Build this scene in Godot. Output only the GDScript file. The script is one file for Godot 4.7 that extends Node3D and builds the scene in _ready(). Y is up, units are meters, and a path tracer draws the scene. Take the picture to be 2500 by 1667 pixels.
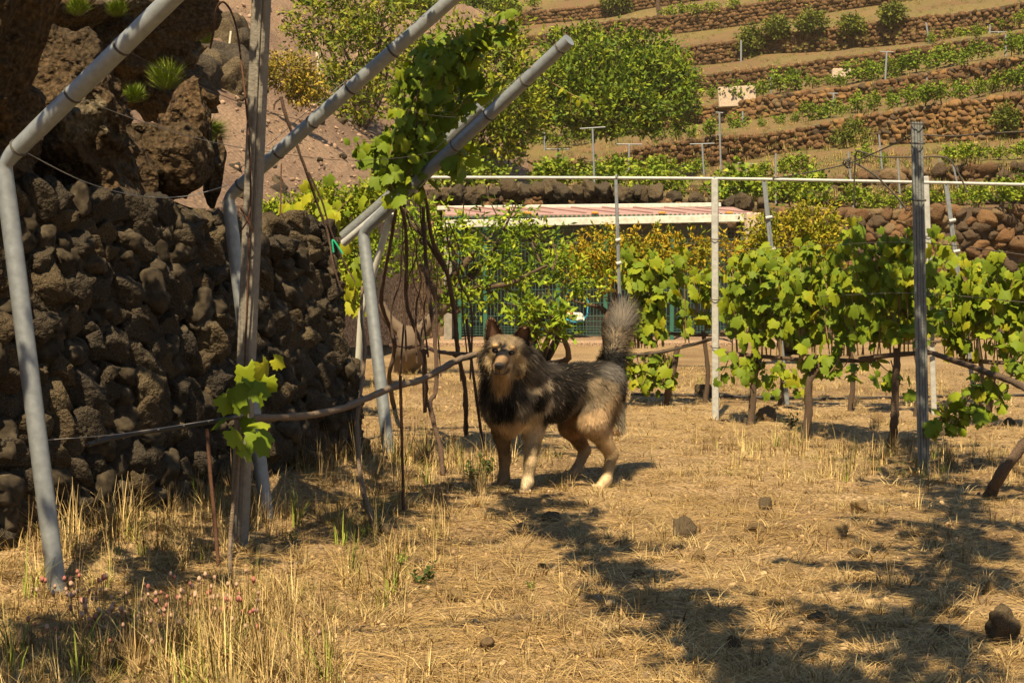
extends Node3D
# A dog on a dry path between old vines, a lava-stone wall at one side, terraces behind. Units are metres, y up, the camera stands at z = 0 and looks along -z.

const FOCAL := 4000.0
const EYE := 1.15
const HORIZON := 614.0
var pitch := atan((833.5 - HORIZON) / FOCAL)
var rng := RandomNumberGenerator.new()
var noise_a := FastNoiseLite.new()
var noise_b := FastNoiseLite.new()
var noise_c := FastNoiseLite.new()
var used := {}
var mats := {}
var leaf_meshes: Array = []
var rock_fine: Array = []
var rock_plain: Array = []
const SUN := Vector3(0.14, -1.0, -0.62)

# ---------------------------------------------------------------- mesh collector
class MB:
	var v := PackedVector3Array()
	var n := PackedVector3Array()
	var c := PackedColorArray()
	var ix := PackedInt32Array()
	func vert(p: Vector3, no: Vector3, col := Color.WHITE) -> int:
		v.append(p); n.append(no); c.append(col)
		return v.size() - 1
	func tri(a: int, b: int, d: int) -> void:
		ix.append(a); ix.append(b); ix.append(d)
	func tube(pts: Array, rad: Array, sides := 8, col := Color.WHITE, rough := 0.0, nz: FastNoiseLite = null) -> void:
		var up := Vector3(0.31, 0.2, 0.93).normalized()
		var first := v.size()
		var m := pts.size()
		for i in m:
			var a: Vector3 = pts[maxi(i - 1, 0)]
			var b: Vector3 = pts[mini(i + 1, m - 1)]
			var t := (b - a).normalized()
			var s := up.cross(t)
			if s.length() < 0.05:
				s = Vector3.RIGHT.cross(t)
			s = s.normalized()
			up = t.cross(s).normalized()
			var p: Vector3 = pts[i]
			for k in sides:
				var ang := TAU * k / sides
				var dir := s * cos(ang) + up * sin(ang)
				var r: float = rad[i]
				if nz:
					r *= 1.0 + rough * nz.get_noise_3dv((p * Vector3(1, 0.45, 1) + dir * r * 2.0) * 3200.0)
				vert(p + dir * r, dir, col)
		for i in m - 1:
			for k in sides:
				var q := first + i * sides
				var k2 := (k + 1) % sides
				tri(q + k, q + k2, q + sides + k)
				tri(q + k2, q + sides + k2, q + sides + k)
		for e in [0, m - 1]:
			var p2: Vector3 = pts[e]
			var o: Vector3 = pts[1] if e == 0 else pts[m - 2]
			var no := (p2 - o).normalized()
			var base := v.size()
			vert(p2, no, col)
			for k in sides:
				vert(v[first + e * sides + k], no, col)
			for k in sides:
				if e == 0:
					tri(base, base + 1 + (k + 1) % sides, base + 1 + k)
				else:
					tri(base, base + 1 + k, base + 1 + (k + 1) % sides)
	func box(t: Transform3D, size: Vector3, bevel := 0.0, col := Color.WHITE) -> void:
		var h := size * 0.5
		for ax in 3:
			for sg in [-1.0, 1.0]:
				var no := Vector3.ZERO
				no[ax] = sg
				var u := Vector3.ZERO
				u[(ax + 1) % 3] = 1
				var w := Vector3.ZERO
				w[(ax + 2) % 3] = 1
				var hu: float = h[(ax + 1) % 3] - bevel
				var hw: float = h[(ax + 2) % 3] - bevel
				var ce: Vector3 = no * h[ax]
				var q := []
				for cr in [[-1, -1], [1, -1], [1, 1], [-1, 1]]:
					q.append(vert(t * (ce + u * hu * cr[0] + w * hw * cr[1]), (t.basis * no).normalized(), col))
				if sg > 0:
					tri(q[0], q[2], q[1]); tri(q[0], q[3], q[2])
				else:
					tri(q[0], q[1], q[2]); tri(q[0], q[2], q[3])
		if bevel > 0.0:
			for ax in 3:
				var b1 := (ax + 1) % 3
				var b2 := (ax + 2) % 3
				for s1 in [-1.0, 1.0]:
					for s2 in [-1.0, 1.0]:
						var no2 := Vector3.ZERO
						no2[b1] = s1
						no2[b2] = s2
						no2 = no2.normalized()
						var q2 := []
						for e in [[-1, 0], [1, 0], [1, 1], [-1, 1]]:
							var p := Vector3.ZERO
							p[ax] = (h[ax] - bevel) * e[0]
							p[b1] = s1 * (h[b1] if e[1] == 0 else h[b1] - bevel)
							p[b2] = s2 * (h[b2] - bevel if e[1] == 0 else h[b2])
							q2.append(vert(t * p, (t.basis * no2).normalized(), col))
						if s1 * s2 > 0:
							tri(q2[0], q2[2], q2[1]); tri(q2[0], q2[3], q2[2])
						else:
							tri(q2[0], q2[1], q2[2]); tri(q2[0], q2[2], q2[3])
	func post(a: Vector3, b: Vector3, w: float, dth: float, bevel := 0.004, turn := 0.0, col := Color.WHITE) -> void:
		var y := (b - a).normalized()
		var x := Vector3(cos(turn), 0, sin(turn))
		var z := x.cross(y).normalized()
		x = y.cross(z).normalized()
		box(Transform3D(Basis(x, y, z), (a + b) * 0.5), Vector3(w, a.distance_to(b), dth), bevel, col)
	func leaf(p: Vector3, dir: Vector3, nor: Vector3, ln: float, wd: float, col: Color) -> void:
		# a small pointed leaf folded along its midrib: four vertices, two faces
		var side := dir.cross(nor).normalized() * wd * 0.5
		var mid := p + dir * ln * 0.45 - nor * wd * 0.12
		var i0 := vert(p, nor, col)
		var i1 := vert(mid + side, (nor + side.normalized() * 0.3).normalized(), col)
		var i2 := vert(p + dir * ln, nor, col)
		var i3 := vert(mid - side, (nor - side.normalized() * 0.3).normalized(), col)
		tri(i0, i1, i2); tri(i0, i2, i3)
	func put(o: MB, t: Transform3D, col := Color.WHITE) -> void:
		var f := v.size()
		v.append_array(t * o.v)
		for no in o.n:
			n.append((t.basis * no).normalized())
		for k in o.v.size():
			c.append(o.c[k] * col)
		for k in o.ix:
			ix.append(f + k)
	func commit(off := Vector3.ZERO) -> ArrayMesh:
		for k in range(0, ix.size(), 3):          # every face runs clockwise seen from the side its normals point to
			var ia := ix[k]
			var ib := ix[k + 1]
			var id := ix[k + 2]
			if (v[id] - v[ia]).cross(v[ib] - v[ia]).dot(n[ia] + n[ib] + n[id]) < 0.0:
				ix[k + 1] = id
				ix[k + 2] = ib
		var arr := []
		arr.resize(Mesh.ARRAY_MAX)
		arr[Mesh.ARRAY_VERTEX] = (Transform3D(Basis(), -off) * v) if off != Vector3.ZERO else v
		arr[Mesh.ARRAY_NORMAL] = n
		arr[Mesh.ARRAY_COLOR] = c
		arr[Mesh.ARRAY_INDEX] = ix
		var m := ArrayMesh.new()
		m.add_surface_from_arrays(Mesh.PRIMITIVE_TRIANGLES, arr)
		return m
	func smooth_normals() -> void:
		for k in n.size():
			n[k] = Vector3.ZERO
		for k in range(0, ix.size(), 3):
			var a := ix[k]; var b := ix[k + 1]; var d := ix[k + 2]
			var f := (v[d] - v[a]).cross(v[b] - v[a])
			n[a] += f; n[b] += f; n[d] += f
		for k in n.size():
			n[k] = n[k].normalized() if n[k].length_squared() > 0.0 else Vector3.UP

# ---------------------------------------------------------------- where things stand
func pt(px: float, py: float, d: float) -> Vector3:      # the point d metres ahead on the line of sight of a photograph pixel
	var r := Vector3((px - 1250.0) / FOCAL, -(py - 833.5) / FOCAL, -1.0).rotated(Vector3.RIGHT, -pitch)
	return Vector3(0, EYE, 0) + r * (d / -r.z)

func gh(x: float, z: float) -> float:                     # height of the ground
	var d := -z
	var y := -0.25 * smoothstep(13.0, 24.0, d)
	y += 0.028 * noise_a.get_noise_2d(x * 55.0, z * 55.0) + 0.012 * noise_b.get_noise_2d(x * 330.0, z * 330.0)
	y += 0.10 * smoothstep(0.45, 0.0, absf(x - wall_x(d))) * smoothstep(3.5, 5.0, d) * smoothstep(9.2, 8.6, d)
	return y

func wall_x(d: float) -> float:                           # foot of the lava-stone wall
	return lerpf(-2.17, -0.74, (d - 4.6) / 4.1)

func gp(px: float, py: float) -> Vector3:                 # the ground seen at a pixel
	var d := 4600.0 / maxf(py - HORIZON, 40.0)
	for k in 6:
		var p := pt(px, py, d)
		var g := gh(p.x, p.z)
		d = clampf((EYE - g) * FOCAL / maxf(py - HORIZON, 40.0), 1.0, 60.0)
	var q := pt(px, py, d)
	q.y = gh(q.x, q.z)
	return q

func on_ground(p: Vector3) -> Vector3:
	return Vector3(p.x, gh(p.x, p.z), p.z)

# ---------------------------------------------------------------- things and parts
func numbered(called: String) -> String:
	var k: int = used.get(called, 0)
	used[called] = k + 1
	return called if k == 0 else "%s_%03d" % [called, k]

func tag(o: Node, label: String, category: String, group := "", kind := "") -> void:
	if label: o.set_meta("label", label)
	if category: o.set_meta("category", category)
	if group: o.set_meta("group", group)
	if kind: o.set_meta("kind", kind)

func thing(called: String, label: String, category: String, at := Vector3.ZERO, group := "") -> Node3D:
	var o := Node3D.new()
	o.name = numbered(called)
	add_child(o)
	o.position = at
	tag(o, label, category, group)
	return o

func part(root: Node3D, called: String, mb: MB, mat: Material, kind := "") -> MeshInstance3D:
	var o := MeshInstance3D.new()
	o.name = called
	o.mesh = mb.commit(root.position)
	o.material_override = mat
	root.add_child(o, true)
	if kind: o.set_meta("kind", kind)
	return o

func single(called: String, mb: MB, mat: Material, label: String, category: String, at := Vector3.ZERO, group := "") -> MeshInstance3D:
	var o := MeshInstance3D.new()
	o.name = numbered(called)
	o.mesh = mb.commit(at)
	o.material_override = mat
	add_child(o)
	o.position = at
	tag(o, label, category, group)
	return o

func setting(called: String, mb: MB, mat: Material) -> MeshInstance3D:
	var o := MeshInstance3D.new()
	o.name = numbered(called)
	o.mesh = mb.commit()
	o.material_override = mat
	add_child(o)
	o.set_meta("kind", "structure")
	return o

func piece(root: Node3D, called: String, mesh: Mesh, mat: Material, t: Transform3D) -> MeshInstance3D:
	var o := MeshInstance3D.new()
	o.name = called
	o.mesh = mesh
	o.material_override = mat
	o.transform = Transform3D(t.basis, t.origin - root.position)
	root.add_child(o, true)
	return o

func copies(root: Node, called: String, mesh: Mesh, mat: Material, ts: Array, cols: Array, off := Vector3.ZERO) -> MultiMeshInstance3D:
	var mm := MultiMesh.new()
	mm.transform_format = MultiMesh.TRANSFORM_3D
	mm.use_colors = true
	mm.mesh = mesh
	mm.instance_count = ts.size()
	for k in ts.size():
		var t: Transform3D = ts[k]
		t.origin -= off
		mm.set_instance_transform(k, t)
		mm.set_instance_color(k, cols[k])
	var o := MultiMeshInstance3D.new()
	o.multimesh = mm
	o.material_override = mat
	o.name = called
	root.add_child(o, true)
	o.set_meta("kind", "stuff")
	return o

func jit(a: float) -> float:
	return rng.randf_range(-a, a)

func jit3(a: float) -> Vector3:
	return Vector3(jit(a), jit(a), jit(a))

func unit3() -> Vector3:
	var p := jit3(1.0)
	while p.length_squared() > 1.0 or p.length_squared() < 0.01:
		p = jit3(1.0)
	return p.normalized()

func curve(pts: Array, steps: int) -> Array:              # a smooth line through points
	var out := []
	for i in pts.size() - 1:
		var p0: Vector3 = pts[maxi(i - 1, 0)]
		var p1: Vector3 = pts[i]
		var p2: Vector3 = pts[i + 1]
		var p3: Vector3 = pts[mini(i + 2, pts.size() - 1)]
		for k in steps:
			out.append(p1.cubic_interpolate(p2, p0, p3, float(k) / steps))
	out.append(pts[-1])
	return out

func ramp(from: float, to: float, count: int) -> Array:
	var out := []
	for k in count:
		out.append(lerpf(from, to, float(k) / maxi(count - 1, 1)))
	return out

func at_px(list: Array) -> Array:                         # [[px, py, d], ...] to points
	var out := []
	for e in list:
		out.append(pt(e[0], e[1], e[2]))
	return out

# ---------------------------------------------------------------- materials
func noise_tex(freq: float, seed_no: int, lo: Color, hi: Color, size := 512, octaves := 5, kind := FastNoiseLite.TYPE_SIMPLEX_SMOOTH) -> NoiseTexture2D:
	var nz := FastNoiseLite.new()
	nz.seed = seed_no
	nz.noise_type = kind
	nz.frequency = freq
	nz.fractal_octaves = octaves
	var t := NoiseTexture2D.new()
	t.width = size
	t.height = size
	t.seamless = true
	t.noise = nz
	var g := Gradient.new()
	g.set_color(0, lo)
	g.set_color(1, hi)
	t.color_ramp = g
	return t

func height_tex(freq: float, seed_no: int, kind := FastNoiseLite.TYPE_SIMPLEX_SMOOTH, size := 512) -> NoiseTexture2D:
	return noise_tex(freq, seed_no, Color.BLACK, Color.WHITE, size, 6, kind)

func lin(r: float, g: float, b: float) -> Color:
	return Color(r, g, b).linear_to_srgb()

func mat(called: String, col: Color, rough := 0.9, tex: Texture2D = null, scale := 1.0, bump: Texture2D = null, bump_cm := 0.0, metal := 0.0, spec := 0.4) -> StandardMaterial3D:
	var m := StandardMaterial3D.new()
	m.resource_name = called
	m.albedo_color = col
	m.roughness = rough
	m.metallic = metal
	m.metallic_specular = spec
	m.vertex_color_use_as_albedo = true
	if tex or bump:
		m.uv1_triplanar = true
		m.uv1_scale = Vector3.ONE * scale
	if tex: m.albedo_texture = tex
	if bump:
		m.heightmap_enabled = true
		m.heightmap_texture = bump
		m.heightmap_scale = bump_cm
	mats[called] = m
	return m

func leaf_mat(called: String, col: Color, back: Color, rough := 0.55) -> StandardMaterial3D:
	var m := StandardMaterial3D.new()
	m.resource_name = called
	m.albedo_color = col
	m.roughness = rough
	m.metallic_specular = 0.22
	m.backlight_enabled = true
	m.backlight = back
	m.cull_mode = BaseMaterial3D.CULL_DISABLED
	m.vertex_color_use_as_albedo = true
	mats[called] = m
	return m

func make_materials() -> void:
	var gray := noise_tex(0.02, 11, Color(0.80, 0.80, 0.80), Color(1, 1, 1))
	var grit := noise_tex(0.06, 12, Color(0.45, 0.42, 0.4), Color(1, 1, 1))
	var hgrit := height_tex(0.03, 21)
	var hrock := height_tex(0.018, 22)
	var lava := noise_tex(0.03, 13, Color(0.22, 0.21, 0.21), Color(1.0, 0.97, 0.90), 1024)
	mat("soil", Color.WHITE, 0.95, grit, 1.3, hgrit, 2.2, 0.0, 0.2).uv1_world_triplanar = true
	mat("hill_soil", Color.WHITE, 0.95, grit, 0.8, hrock, 6.0, 0.0, 0.2).uv1_world_triplanar = true
	for k in 5:
		var tones := [[0.135, 0.121, 0.102], [0.165, 0.14, 0.106], [0.10, 0.094, 0.088], [0.20, 0.173, 0.128], [0.115, 0.105, 0.093]]
		mat("lava_%d" % k, lin(tones[k][0], tones[k][1], tones[k][2]), 0.95, lava, 0.55, hrock, 1.7, 0.0, 0.2)
	for k in 6:
		var tones2 := [[0.37, 0.24, 0.145], [0.28, 0.19, 0.125], [0.50, 0.325, 0.165], [0.19, 0.15, 0.12], [0.33, 0.205, 0.125], [0.36, 0.28, 0.19]]
		mat("terrace_%d" % k, lin(tones2[k][0], tones2[k][1], tones2[k][2]), 0.95, lava, 0.5, hrock, 1.2, 0.0, 0.2)
	mat("cliff", Color.WHITE, 0.96, lava, 1.1, hrock, 7.0, 0.0, 0.2)
	mat("earth_core", lin(0.15, 0.115, 0.085), 1.0, grit, 2.0)
	for k in 4:
		var tones3 := [[0.36, 0.27, 0.155], [0.28, 0.21, 0.13], [0.19, 0.16, 0.12], [0.42, 0.32, 0.18]]
		mat("field_rock_%d" % k, lin(tones3[k][0], tones3[k][1], tones3[k][2]), 0.95, lava, 0.5, hrock, 0.5, 0.0, 0.2)
	mat("galvanised", lin(0.25, 0.285, 0.32), 0.5, gray, 2.5, hgrit, 0.03, 0.35, 0.5)
	mat("zinc_pale", lin(0.42, 0.44, 0.44), 0.6, gray, 2.0, hgrit, 0.05, 0.15, 0.5)
	mat("post_grey", lin(0.20, 0.19, 0.17), 0.85, gray, 3.0, hgrit, 0.3)
	mat("post_dark", lin(0.17, 0.19, 0.20), 0.7, gray, 3.0, hgrit, 0.2, 0.2)
	mat("rust", lin(0.13, 0.065, 0.04), 0.9, grit, 6.0, hgrit, 0.2)
	mat("wire", lin(0.30, 0.29, 0.27), 0.5, null, 1.0, null, 0.0, 0.6)
	mat("wire_dark", lin(0.06, 0.055, 0.05), 0.7)
	mat("bark", lin(0.17, 0.125, 0.09), 0.95, grit, 7.0, hgrit, 0.8)
	mat("bark_pale", lin(0.30, 0.24, 0.18), 0.95, grit, 8.0, hgrit, 0.8)
	mat("bark_dark", lin(0.17, 0.115, 0.088), 0.95, grit, 9.0, hgrit, 1.0)
	mat("cane", lin(0.16, 0.11, 0.05), 0.8)
	mat("lime_fruit", lin(0.36, 0.42, 0.03), 0.4)
	mat("hose", lin(0.02, 0.02, 0.022), 0.45)
	mat("print", lin(0.55, 0.55, 0.52), 0.6)
	mat("green_cord", lin(0.01, 0.30, 0.17), 0.5)
	mat("green_paint", lin(0.025, 0.10, 0.07), 0.5)
	mat("green_wire", lin(0.05, 0.13, 0.10), 0.5)
	mat("white_paint", lin(0.58, 0.60, 0.55), 0.7, gray, 1.0)
	mat("cream", lin(0.62, 0.58, 0.46), 0.8, gray, 1.0)
	mat("roof_pink", lin(0.33, 0.215, 0.20), 0.8, gray, 0.8)
	mat("roof_batten", lin(0.27, 0.165, 0.155), 0.8)
	mat("orange", lin(0.55, 0.22, 0.04), 0.7)
	mat("plaster_pink", lin(0.46, 0.38, 0.30), 0.9, gray, 1.0, hgrit, 0.4)
	mat("concrete", lin(0.46, 0.34, 0.24), 0.9, grit, 1.0, hgrit, 0.5)
	mat("grey_block", lin(0.24, 0.23, 0.20), 0.9, gray, 1.0)
	mat("kennel_plaster", lin(0.17, 0.165, 0.15), 0.95, gray, 1.0)
	mat("blue_plastic", lin(0.03, 0.30, 0.52), 0.5)
	mat("red_print", lin(0.5, 0.12, 0.05), 0.6)
	mat("pebble", Color.WHITE, 0.95, null, 1.0, null, 0.0, 0.0, 0.2)
	mat("fur_plain", Color.WHITE, 0.9, null, 1.0, null, 0.0, 0.0, 0.2)
	mat("fur", Color.WHITE, 0.8, null, 1.0, null, 0.0, 0.0, 0.12).cull_mode = BaseMaterial3D.CULL_DISABLED
	mat("fluff", Color.WHITE, 1.0, null, 1.0, null, 0.0, 0.0, 0.1)
	mat("eye", lin(0.03, 0.012, 0.005), 0.12, null, 1.0, null, 0.0, 0.0, 0.6)
	mat("dark_skin", lin(0.012, 0.010, 0.009), 0.6)
	mat("nose", lin(0.012, 0.011, 0.011), 0.6, null, 1.0, null, 0.0, 0.0, 0.5)
	# foliage: the vertex or copy colour carries the tone of each leaf
	leaf_mat("leaf", Color.WHITE, lin(0.16, 0.22, 0.012))
	leaf_mat("needle", Color.WHITE, lin(0.08, 0.10, 0.01))
	leaf_mat("straw", Color.WHITE, lin(0.14, 0.10, 0.035), 0.7)
	var vt := [[0.10, 0.15, 0.012], [0.165, 0.21, 0.013], [0.092, 0.142, 0.013], [0.27, 0.285, 0.02]]
	for k in 4:
		leaf_mat("vine_leaf_%d" % k, lin(vt[k][0], vt[k][1], vt[k][2]), lin(vt[k][0] * 2.3, vt[k][1] * 1.9, vt[k][2] * 0.5), 0.55)

# ---------------------------------------------------------------- camera, sky, sun
func make_view() -> void:
	var cam := Camera3D.new()
	cam.name = "camera"
	add_child(cam)
	cam.position = Vector3(0, EYE, 0)
	cam.rotation.x = -pitch
	cam.fov = rad_to_deg(2.0 * atan(833.5 / FOCAL))
	cam.near = 0.1
	cam.far = 600.0
	cam.current = true
	var env := Environment.new()
	env.background_mode = Environment.BG_SKY
	var sm := ProceduralSkyMaterial.new()
	sm.sky_top_color = Color(0.47, 0.57, 0.70)
	sm.sky_horizon_color = Color(0.84, 0.80, 0.71)
	sm.sky_curve = 0.12
	sm.ground_bottom_color = Color(0.35, 0.29, 0.22)
	sm.ground_horizon_color = Color(0.72, 0.66, 0.56)
	var sky := Sky.new()
	sky.sky_material = sm
	env.sky = sky
	env.background_energy_multiplier = 0.5
	env.tonemap_mode = Environment.TONE_MAPPER_LINEAR
	env.tonemap_exposure = 2.6
	env.sdfgi_enabled = true
	env.ssao_enabled = true
	env.ssil_enabled = true
	env.fog_enabled = true
	env.fog_density = 0.0003
	env.fog_light_color = Color(0.80, 0.76, 0.66)
	var we := WorldEnvironment.new()
	we.name = "world_environment"
	we.environment = env
	add_child(we)
	var sun := DirectionalLight3D.new()
	sun.name = "sun"
	sun.light_color = Color(1.0, 0.895, 0.72)
	sun.light_energy = 1.5
	sun.light_angular_distance = 0.5
	sun.shadow_enabled = true
	add_child(sun)
	sun.look_at_from_position(Vector3(0, 30, 0), Vector3(0, 30, 0) + SUN)

# ---------------------------------------------------------------- rocks
func ico(sub: int) -> MB:
	var mb := MB.new()
	var t := (1.0 + sqrt(5.0)) / 2.0
	for p in [Vector3(-1, t, 0), Vector3(1, t, 0), Vector3(-1, -t, 0), Vector3(1, -t, 0), Vector3(0, -1, t), Vector3(0, 1, t), Vector3(0, -1, -t), Vector3(0, 1, -t), Vector3(t, 0, -1), Vector3(t, 0, 1), Vector3(-t, 0, -1), Vector3(-t, 0, 1)]:
		mb.vert(p.normalized(), p.normalized())
	var f := [0, 11, 5, 0, 5, 1, 0, 1, 7, 0, 7, 10, 0, 10, 11, 1, 5, 9, 5, 11, 4, 11, 10, 2, 10, 7, 6, 7, 1, 8, 3, 9, 4, 3, 4, 2, 3, 2, 6, 3, 6, 8, 3, 8, 9, 4, 9, 5, 2, 4, 11, 6, 2, 10, 8, 6, 7, 9, 8, 1]
	for k in range(0, f.size(), 3):
		mb.tri(f[k], f[k + 2], f[k + 1])
	for s in sub:
		var mids := {}
		var old := mb.ix
		mb.ix = PackedInt32Array()
		for k in range(0, old.size(), 3):
			var q := [old[k], old[k + 1], old[k + 2]]
			var m := []
			for e in 3:
				var a: int = q[e]
				var b: int = q[(e + 1) % 3]
				var key := mini(a, b) * 1000003 + maxi(a, b)
				if not mids.has(key):
					var p := (mb.v[a] + mb.v[b]).normalized()
					mids[key] = mb.vert(p, p)
				m.append(mids[key])
			mb.tri(q[0], m[0], m[2]); mb.tri(m[0], q[1], m[1]); mb.tri(m[2], m[1], q[2]); mb.tri(m[0], m[1], m[2])
	return mb

func rock_shape(sub: int, seed_no: int, rough := 0.32) -> MB:
	# flattened by a few random planes, so that it has faces and edges, then roughened
	var r := RandomNumberGenerator.new()
	r.seed = seed_no
	var mb := ico(sub)
	var planes := []
	for k in 13:
		var nn := Vector3(r.randf_range(-1, 1), r.randf_range(-1, 1), r.randf_range(-1, 1)).normalized()
		planes.append([nn, r.randf_range(0.52, 0.84)])
	var off := Vector3(seed_no * 13.7, seed_no * 3.1, 5.0)
	for k in mb.v.size():
		var p := mb.v[k]
		var d := 1.0
		for pl in planes:
			var h: float = p.dot(pl[0])
			if h > 0.05:
				d = minf(d, pl[1] / h)
		d *= 1.0 + rough * 0.55 * noise_a.get_noise_3dv(p * 90.0 + off) + rough * 0.5 * noise_b.get_noise_3dv(p * 200.0 + off)
		mb.v[k] = p * d
	mb.smooth_normals()
	return mb

func make_rocks() -> void:
	for k in 12:
		rock_fine.append(rock_shape(3, 100 + k, 0.30).commit())
	for k in 10:
		rock_plain.append(rock_shape(1 if k < 5 else 2, 200 + k).commit())

# ---------------------------------------------------------------- ground and hillside
func soil_tone(x: float, z: float) -> Color:
	var d := -z
	var a := noise_a.get_noise_2d(x * 40.0 + 300.0, z * 40.0)
	var b := noise_b.get_noise_2d(x * 160.0, z * 160.0 + 90.0)
	var pale := Color(0.53, 0.405, 0.235)
	var brown := Color(0.27, 0.19, 0.105)
	var c := brown.lerp(pale, clampf(0.55 + 0.75 * a + 0.35 * b, 0.0, 1.0))
	# the swept sandy patch between the two vine rows
	var sand := 1.0 - Vector2((x - 2.0) / 2.6, (d - 11.2) / 1.5).length() + 0.5 * a + 0.35 * b
	c = c.lerp(Color(0.52, 0.40, 0.23), clampf(sand * 3.0, 0.0, 0.8))
	return c

func sheet(xs: Array, zs: Array, high: Callable, tone: Callable) -> MB:
	var mb := MB.new()
	for z in zs:
		for x in xs:
			mb.vert(Vector3(x, high.call(x, z), z), Vector3.UP, tone.call(x, z))
	var w := xs.size()
	for j in zs.size() - 1:
		for i in w - 1:
			var q := j * w + i
			mb.tri(q, q + 1, q + w)
			mb.tri(q + 1, q + w + 1, q + w)
	mb.smooth_normals()
	return mb

func make_ground() -> void:
	var xs := [-60.0, -30.0, -14.0, -8.0, -5.0]
	for k in 150:
		xs.append(-3.6 + k * 0.05)
	xs.append_array([4.2, 5.0, 6.5, 9.0, 14.0, 30.0, 60.0])
	var zs := [-31.0, -29.0]
	for k in 24:
		zs.append(-28.0 + k * 0.5)
	for k in 50:
		zs.append(-16.0 + k * 0.12)
	for k in 140:
		zs.append(-10.0 + k * 0.05)
	zs.append_array([-2.5, -1.5, 0.0, 3.0, 8.0, 16.0, 30.0, 60.0])
	setting("ground", sheet(xs, zs, gh, soil_tone), mats.soil)

func strip(a: Array, b: Array, nu: int, nv: int, bump: float, tone: Callable) -> MB:
	# a slope between two lines of points
	var mb := MB.new()
	var ca := curve(a, 4)
	var cb := curve(b, 4)
	for j in nv + 1:
		for i in nu + 1:
			var u := float(i) / nu
			var pa: Vector3 = lerp_line(ca, u)
			var pb: Vector3 = lerp_line(cb, u)
			var t := float(j) / nv
			var p := pa.lerp(pb, t)
			var e := sin(PI * t)
			p.y += bump * (noise_a.get_noise_2d(p.x * 9.0, p.z * 9.0) + 0.5 * noise_b.get_noise_2d(p.x * 40.0, p.z * 40.0)) * e
			mb.vert(p, Vector3.UP, tone.call(p))
	for j in nv:
		for i in nu:
			var q := j * (nu + 1) + i
			mb.tri(q, q + nu + 1, q + 1)
			mb.tri(q + 1, q + nu + 1, q + nu + 2)
	mb.smooth_normals()
	for k in mb.n.size():
		if mb.n[k].y < 0.0:
			mb.n[k] = -mb.n[k]
	return mb

func lerp_line(l: Array, u: float) -> Vector3:
	var f := u * (l.size() - 1)
	var i := mini(int(f), l.size() - 2)
	var a: Vector3 = l[i]
	return a.lerp(l[i + 1], f - i)

func hill_tone(p: Vector3) -> Color:
	var a := noise_a.get_noise_2d(p.x * 8.0, p.z * 8.0)
	var b := noise_b.get_noise_2d(p.x * 30.0, p.z * 30.0)
	var g := noise_b.get_noise_2d(p.x * 90.0 + 50.0, p.z * 60.0)
	var c := Color(0.25, 0.165, 0.10).lerp(Color(0.27, 0.225, 0.10), clampf(0.5 + 1.6 * a, 0, 1))
	c = c.lerp(Color(0.19, 0.21, 0.07), clampf(1.4 * g, 0, 0.75))
	return c.lerp(Color(0.33, 0.20, 0.11), clampf(0.9 * b, 0, 0.7))

func bare_tone(p: Vector3) -> Color:
	var a := noise_a.get_noise_2d(p.x * 18.0, p.z * 14.0)
	var b := noise_b.get_noise_2d(p.x * 60.0, p.z * 50.0)
	var c := Color(0.27, 0.195, 0.145).lerp(Color(0.36, 0.265, 0.19), clampf(0.5 + 1.1 * a, 0, 1))
	return c.lerp(Color(0.18, 0.125, 0.10), clampf(b * 1.2, 0, 0.8))

# the dry-stone walls of the terraces: [px, py of the top, py of the foot], distance at either end
var WALLS := [
	{"l": [[1040, 478, 840], [1300, 472, 840], [1480, 466, 838], [1640, 486, 838], [1906, 508, 836], [2021, 518, 836], [2174, 512, 836], [2327, 508, 836], [2580, 504, 836]], "d": [27.9, 27.2], "s": 0.19},
	{"l": [[1040, 455, 457], [1500, 452, 458], [1880, 450, 505], [1960, 440, 508], [2100, 425, 510], [2200, 415, 510], [2346, 404, 505], [2580, 394, 505]], "d": [38.0, 34.0], "s": 0.22},
	{"l": [[1150, 405, 407], [1420, 396, 408], [1600, 352, 413], [1753, 337, 405], [1925, 318, 372], [2097, 283, 357], [2250, 260, 350], [2404, 241, 342], [2580, 220, 330]], "d": [57.0, 46.0], "s": 0.2},
	{"l": [[1150, 350, 352], [1440, 318, 336], [1590, 283, 322], [1700, 264, 303], [1791, 249, 298], [1944, 226, 275], [2090, 210, 246], [2250, 180, 228], [2365, 160, 208], [2580, 126, 183]], "d": [68.0, 58.0], "s": 0.215},
	{"l": [[1150, 275, 277], [1440, 240, 250], [1700, 186, 222], [1900, 160, 200], [2050, 140, 185], [2150, 126, 165], [2300, 106, 142], [2580, 66, 104]], "d": [78.0, 68.0], "s": 0.24},
	{"l": [[1150, 188, 190], [1440, 146, 160], [1680, 112, 160], [1800, 98, 150], [1868, 84, 132], [2000, 72, 128], [2200, 46, 110], [2350, 30, 95], [2580, -8, 58]], "d": [90.0, 78.0], "s": 0.25},
	{"l": [[1130, 112, 114], [1300, 88, 110], [1480, 52, 95], [1600, 42, 88], [1753, 22, 70], [1906, -2, 50], [2060, -18, 25], [2200, -40, 5], [2580, -100, -50]], "d": [98.0, 90.0], "s": 0.27},
	{"l": [[1100, 58, 80], [1280, 30, 62], [1490, 8, 42], [1600, -15, 18], [2000, -70, -40], [2580, -150, -120]], "d": [110.0, 100.0], "s": 0.3},
]

func wall_line(w: Dictionary, col: int) -> Array:
	var out := []
	var l: Array = w.l
	for e in l:
		var u: float = (e[0] - l[0][0]) / float(l[-1][0] - l[0][0])
		out.append(pt(e[0], e[col], lerpf(w.d[0], w.d[1], u)))
	return out

var hill_v := PackedVector3Array()
var hill_bins := {}

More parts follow.
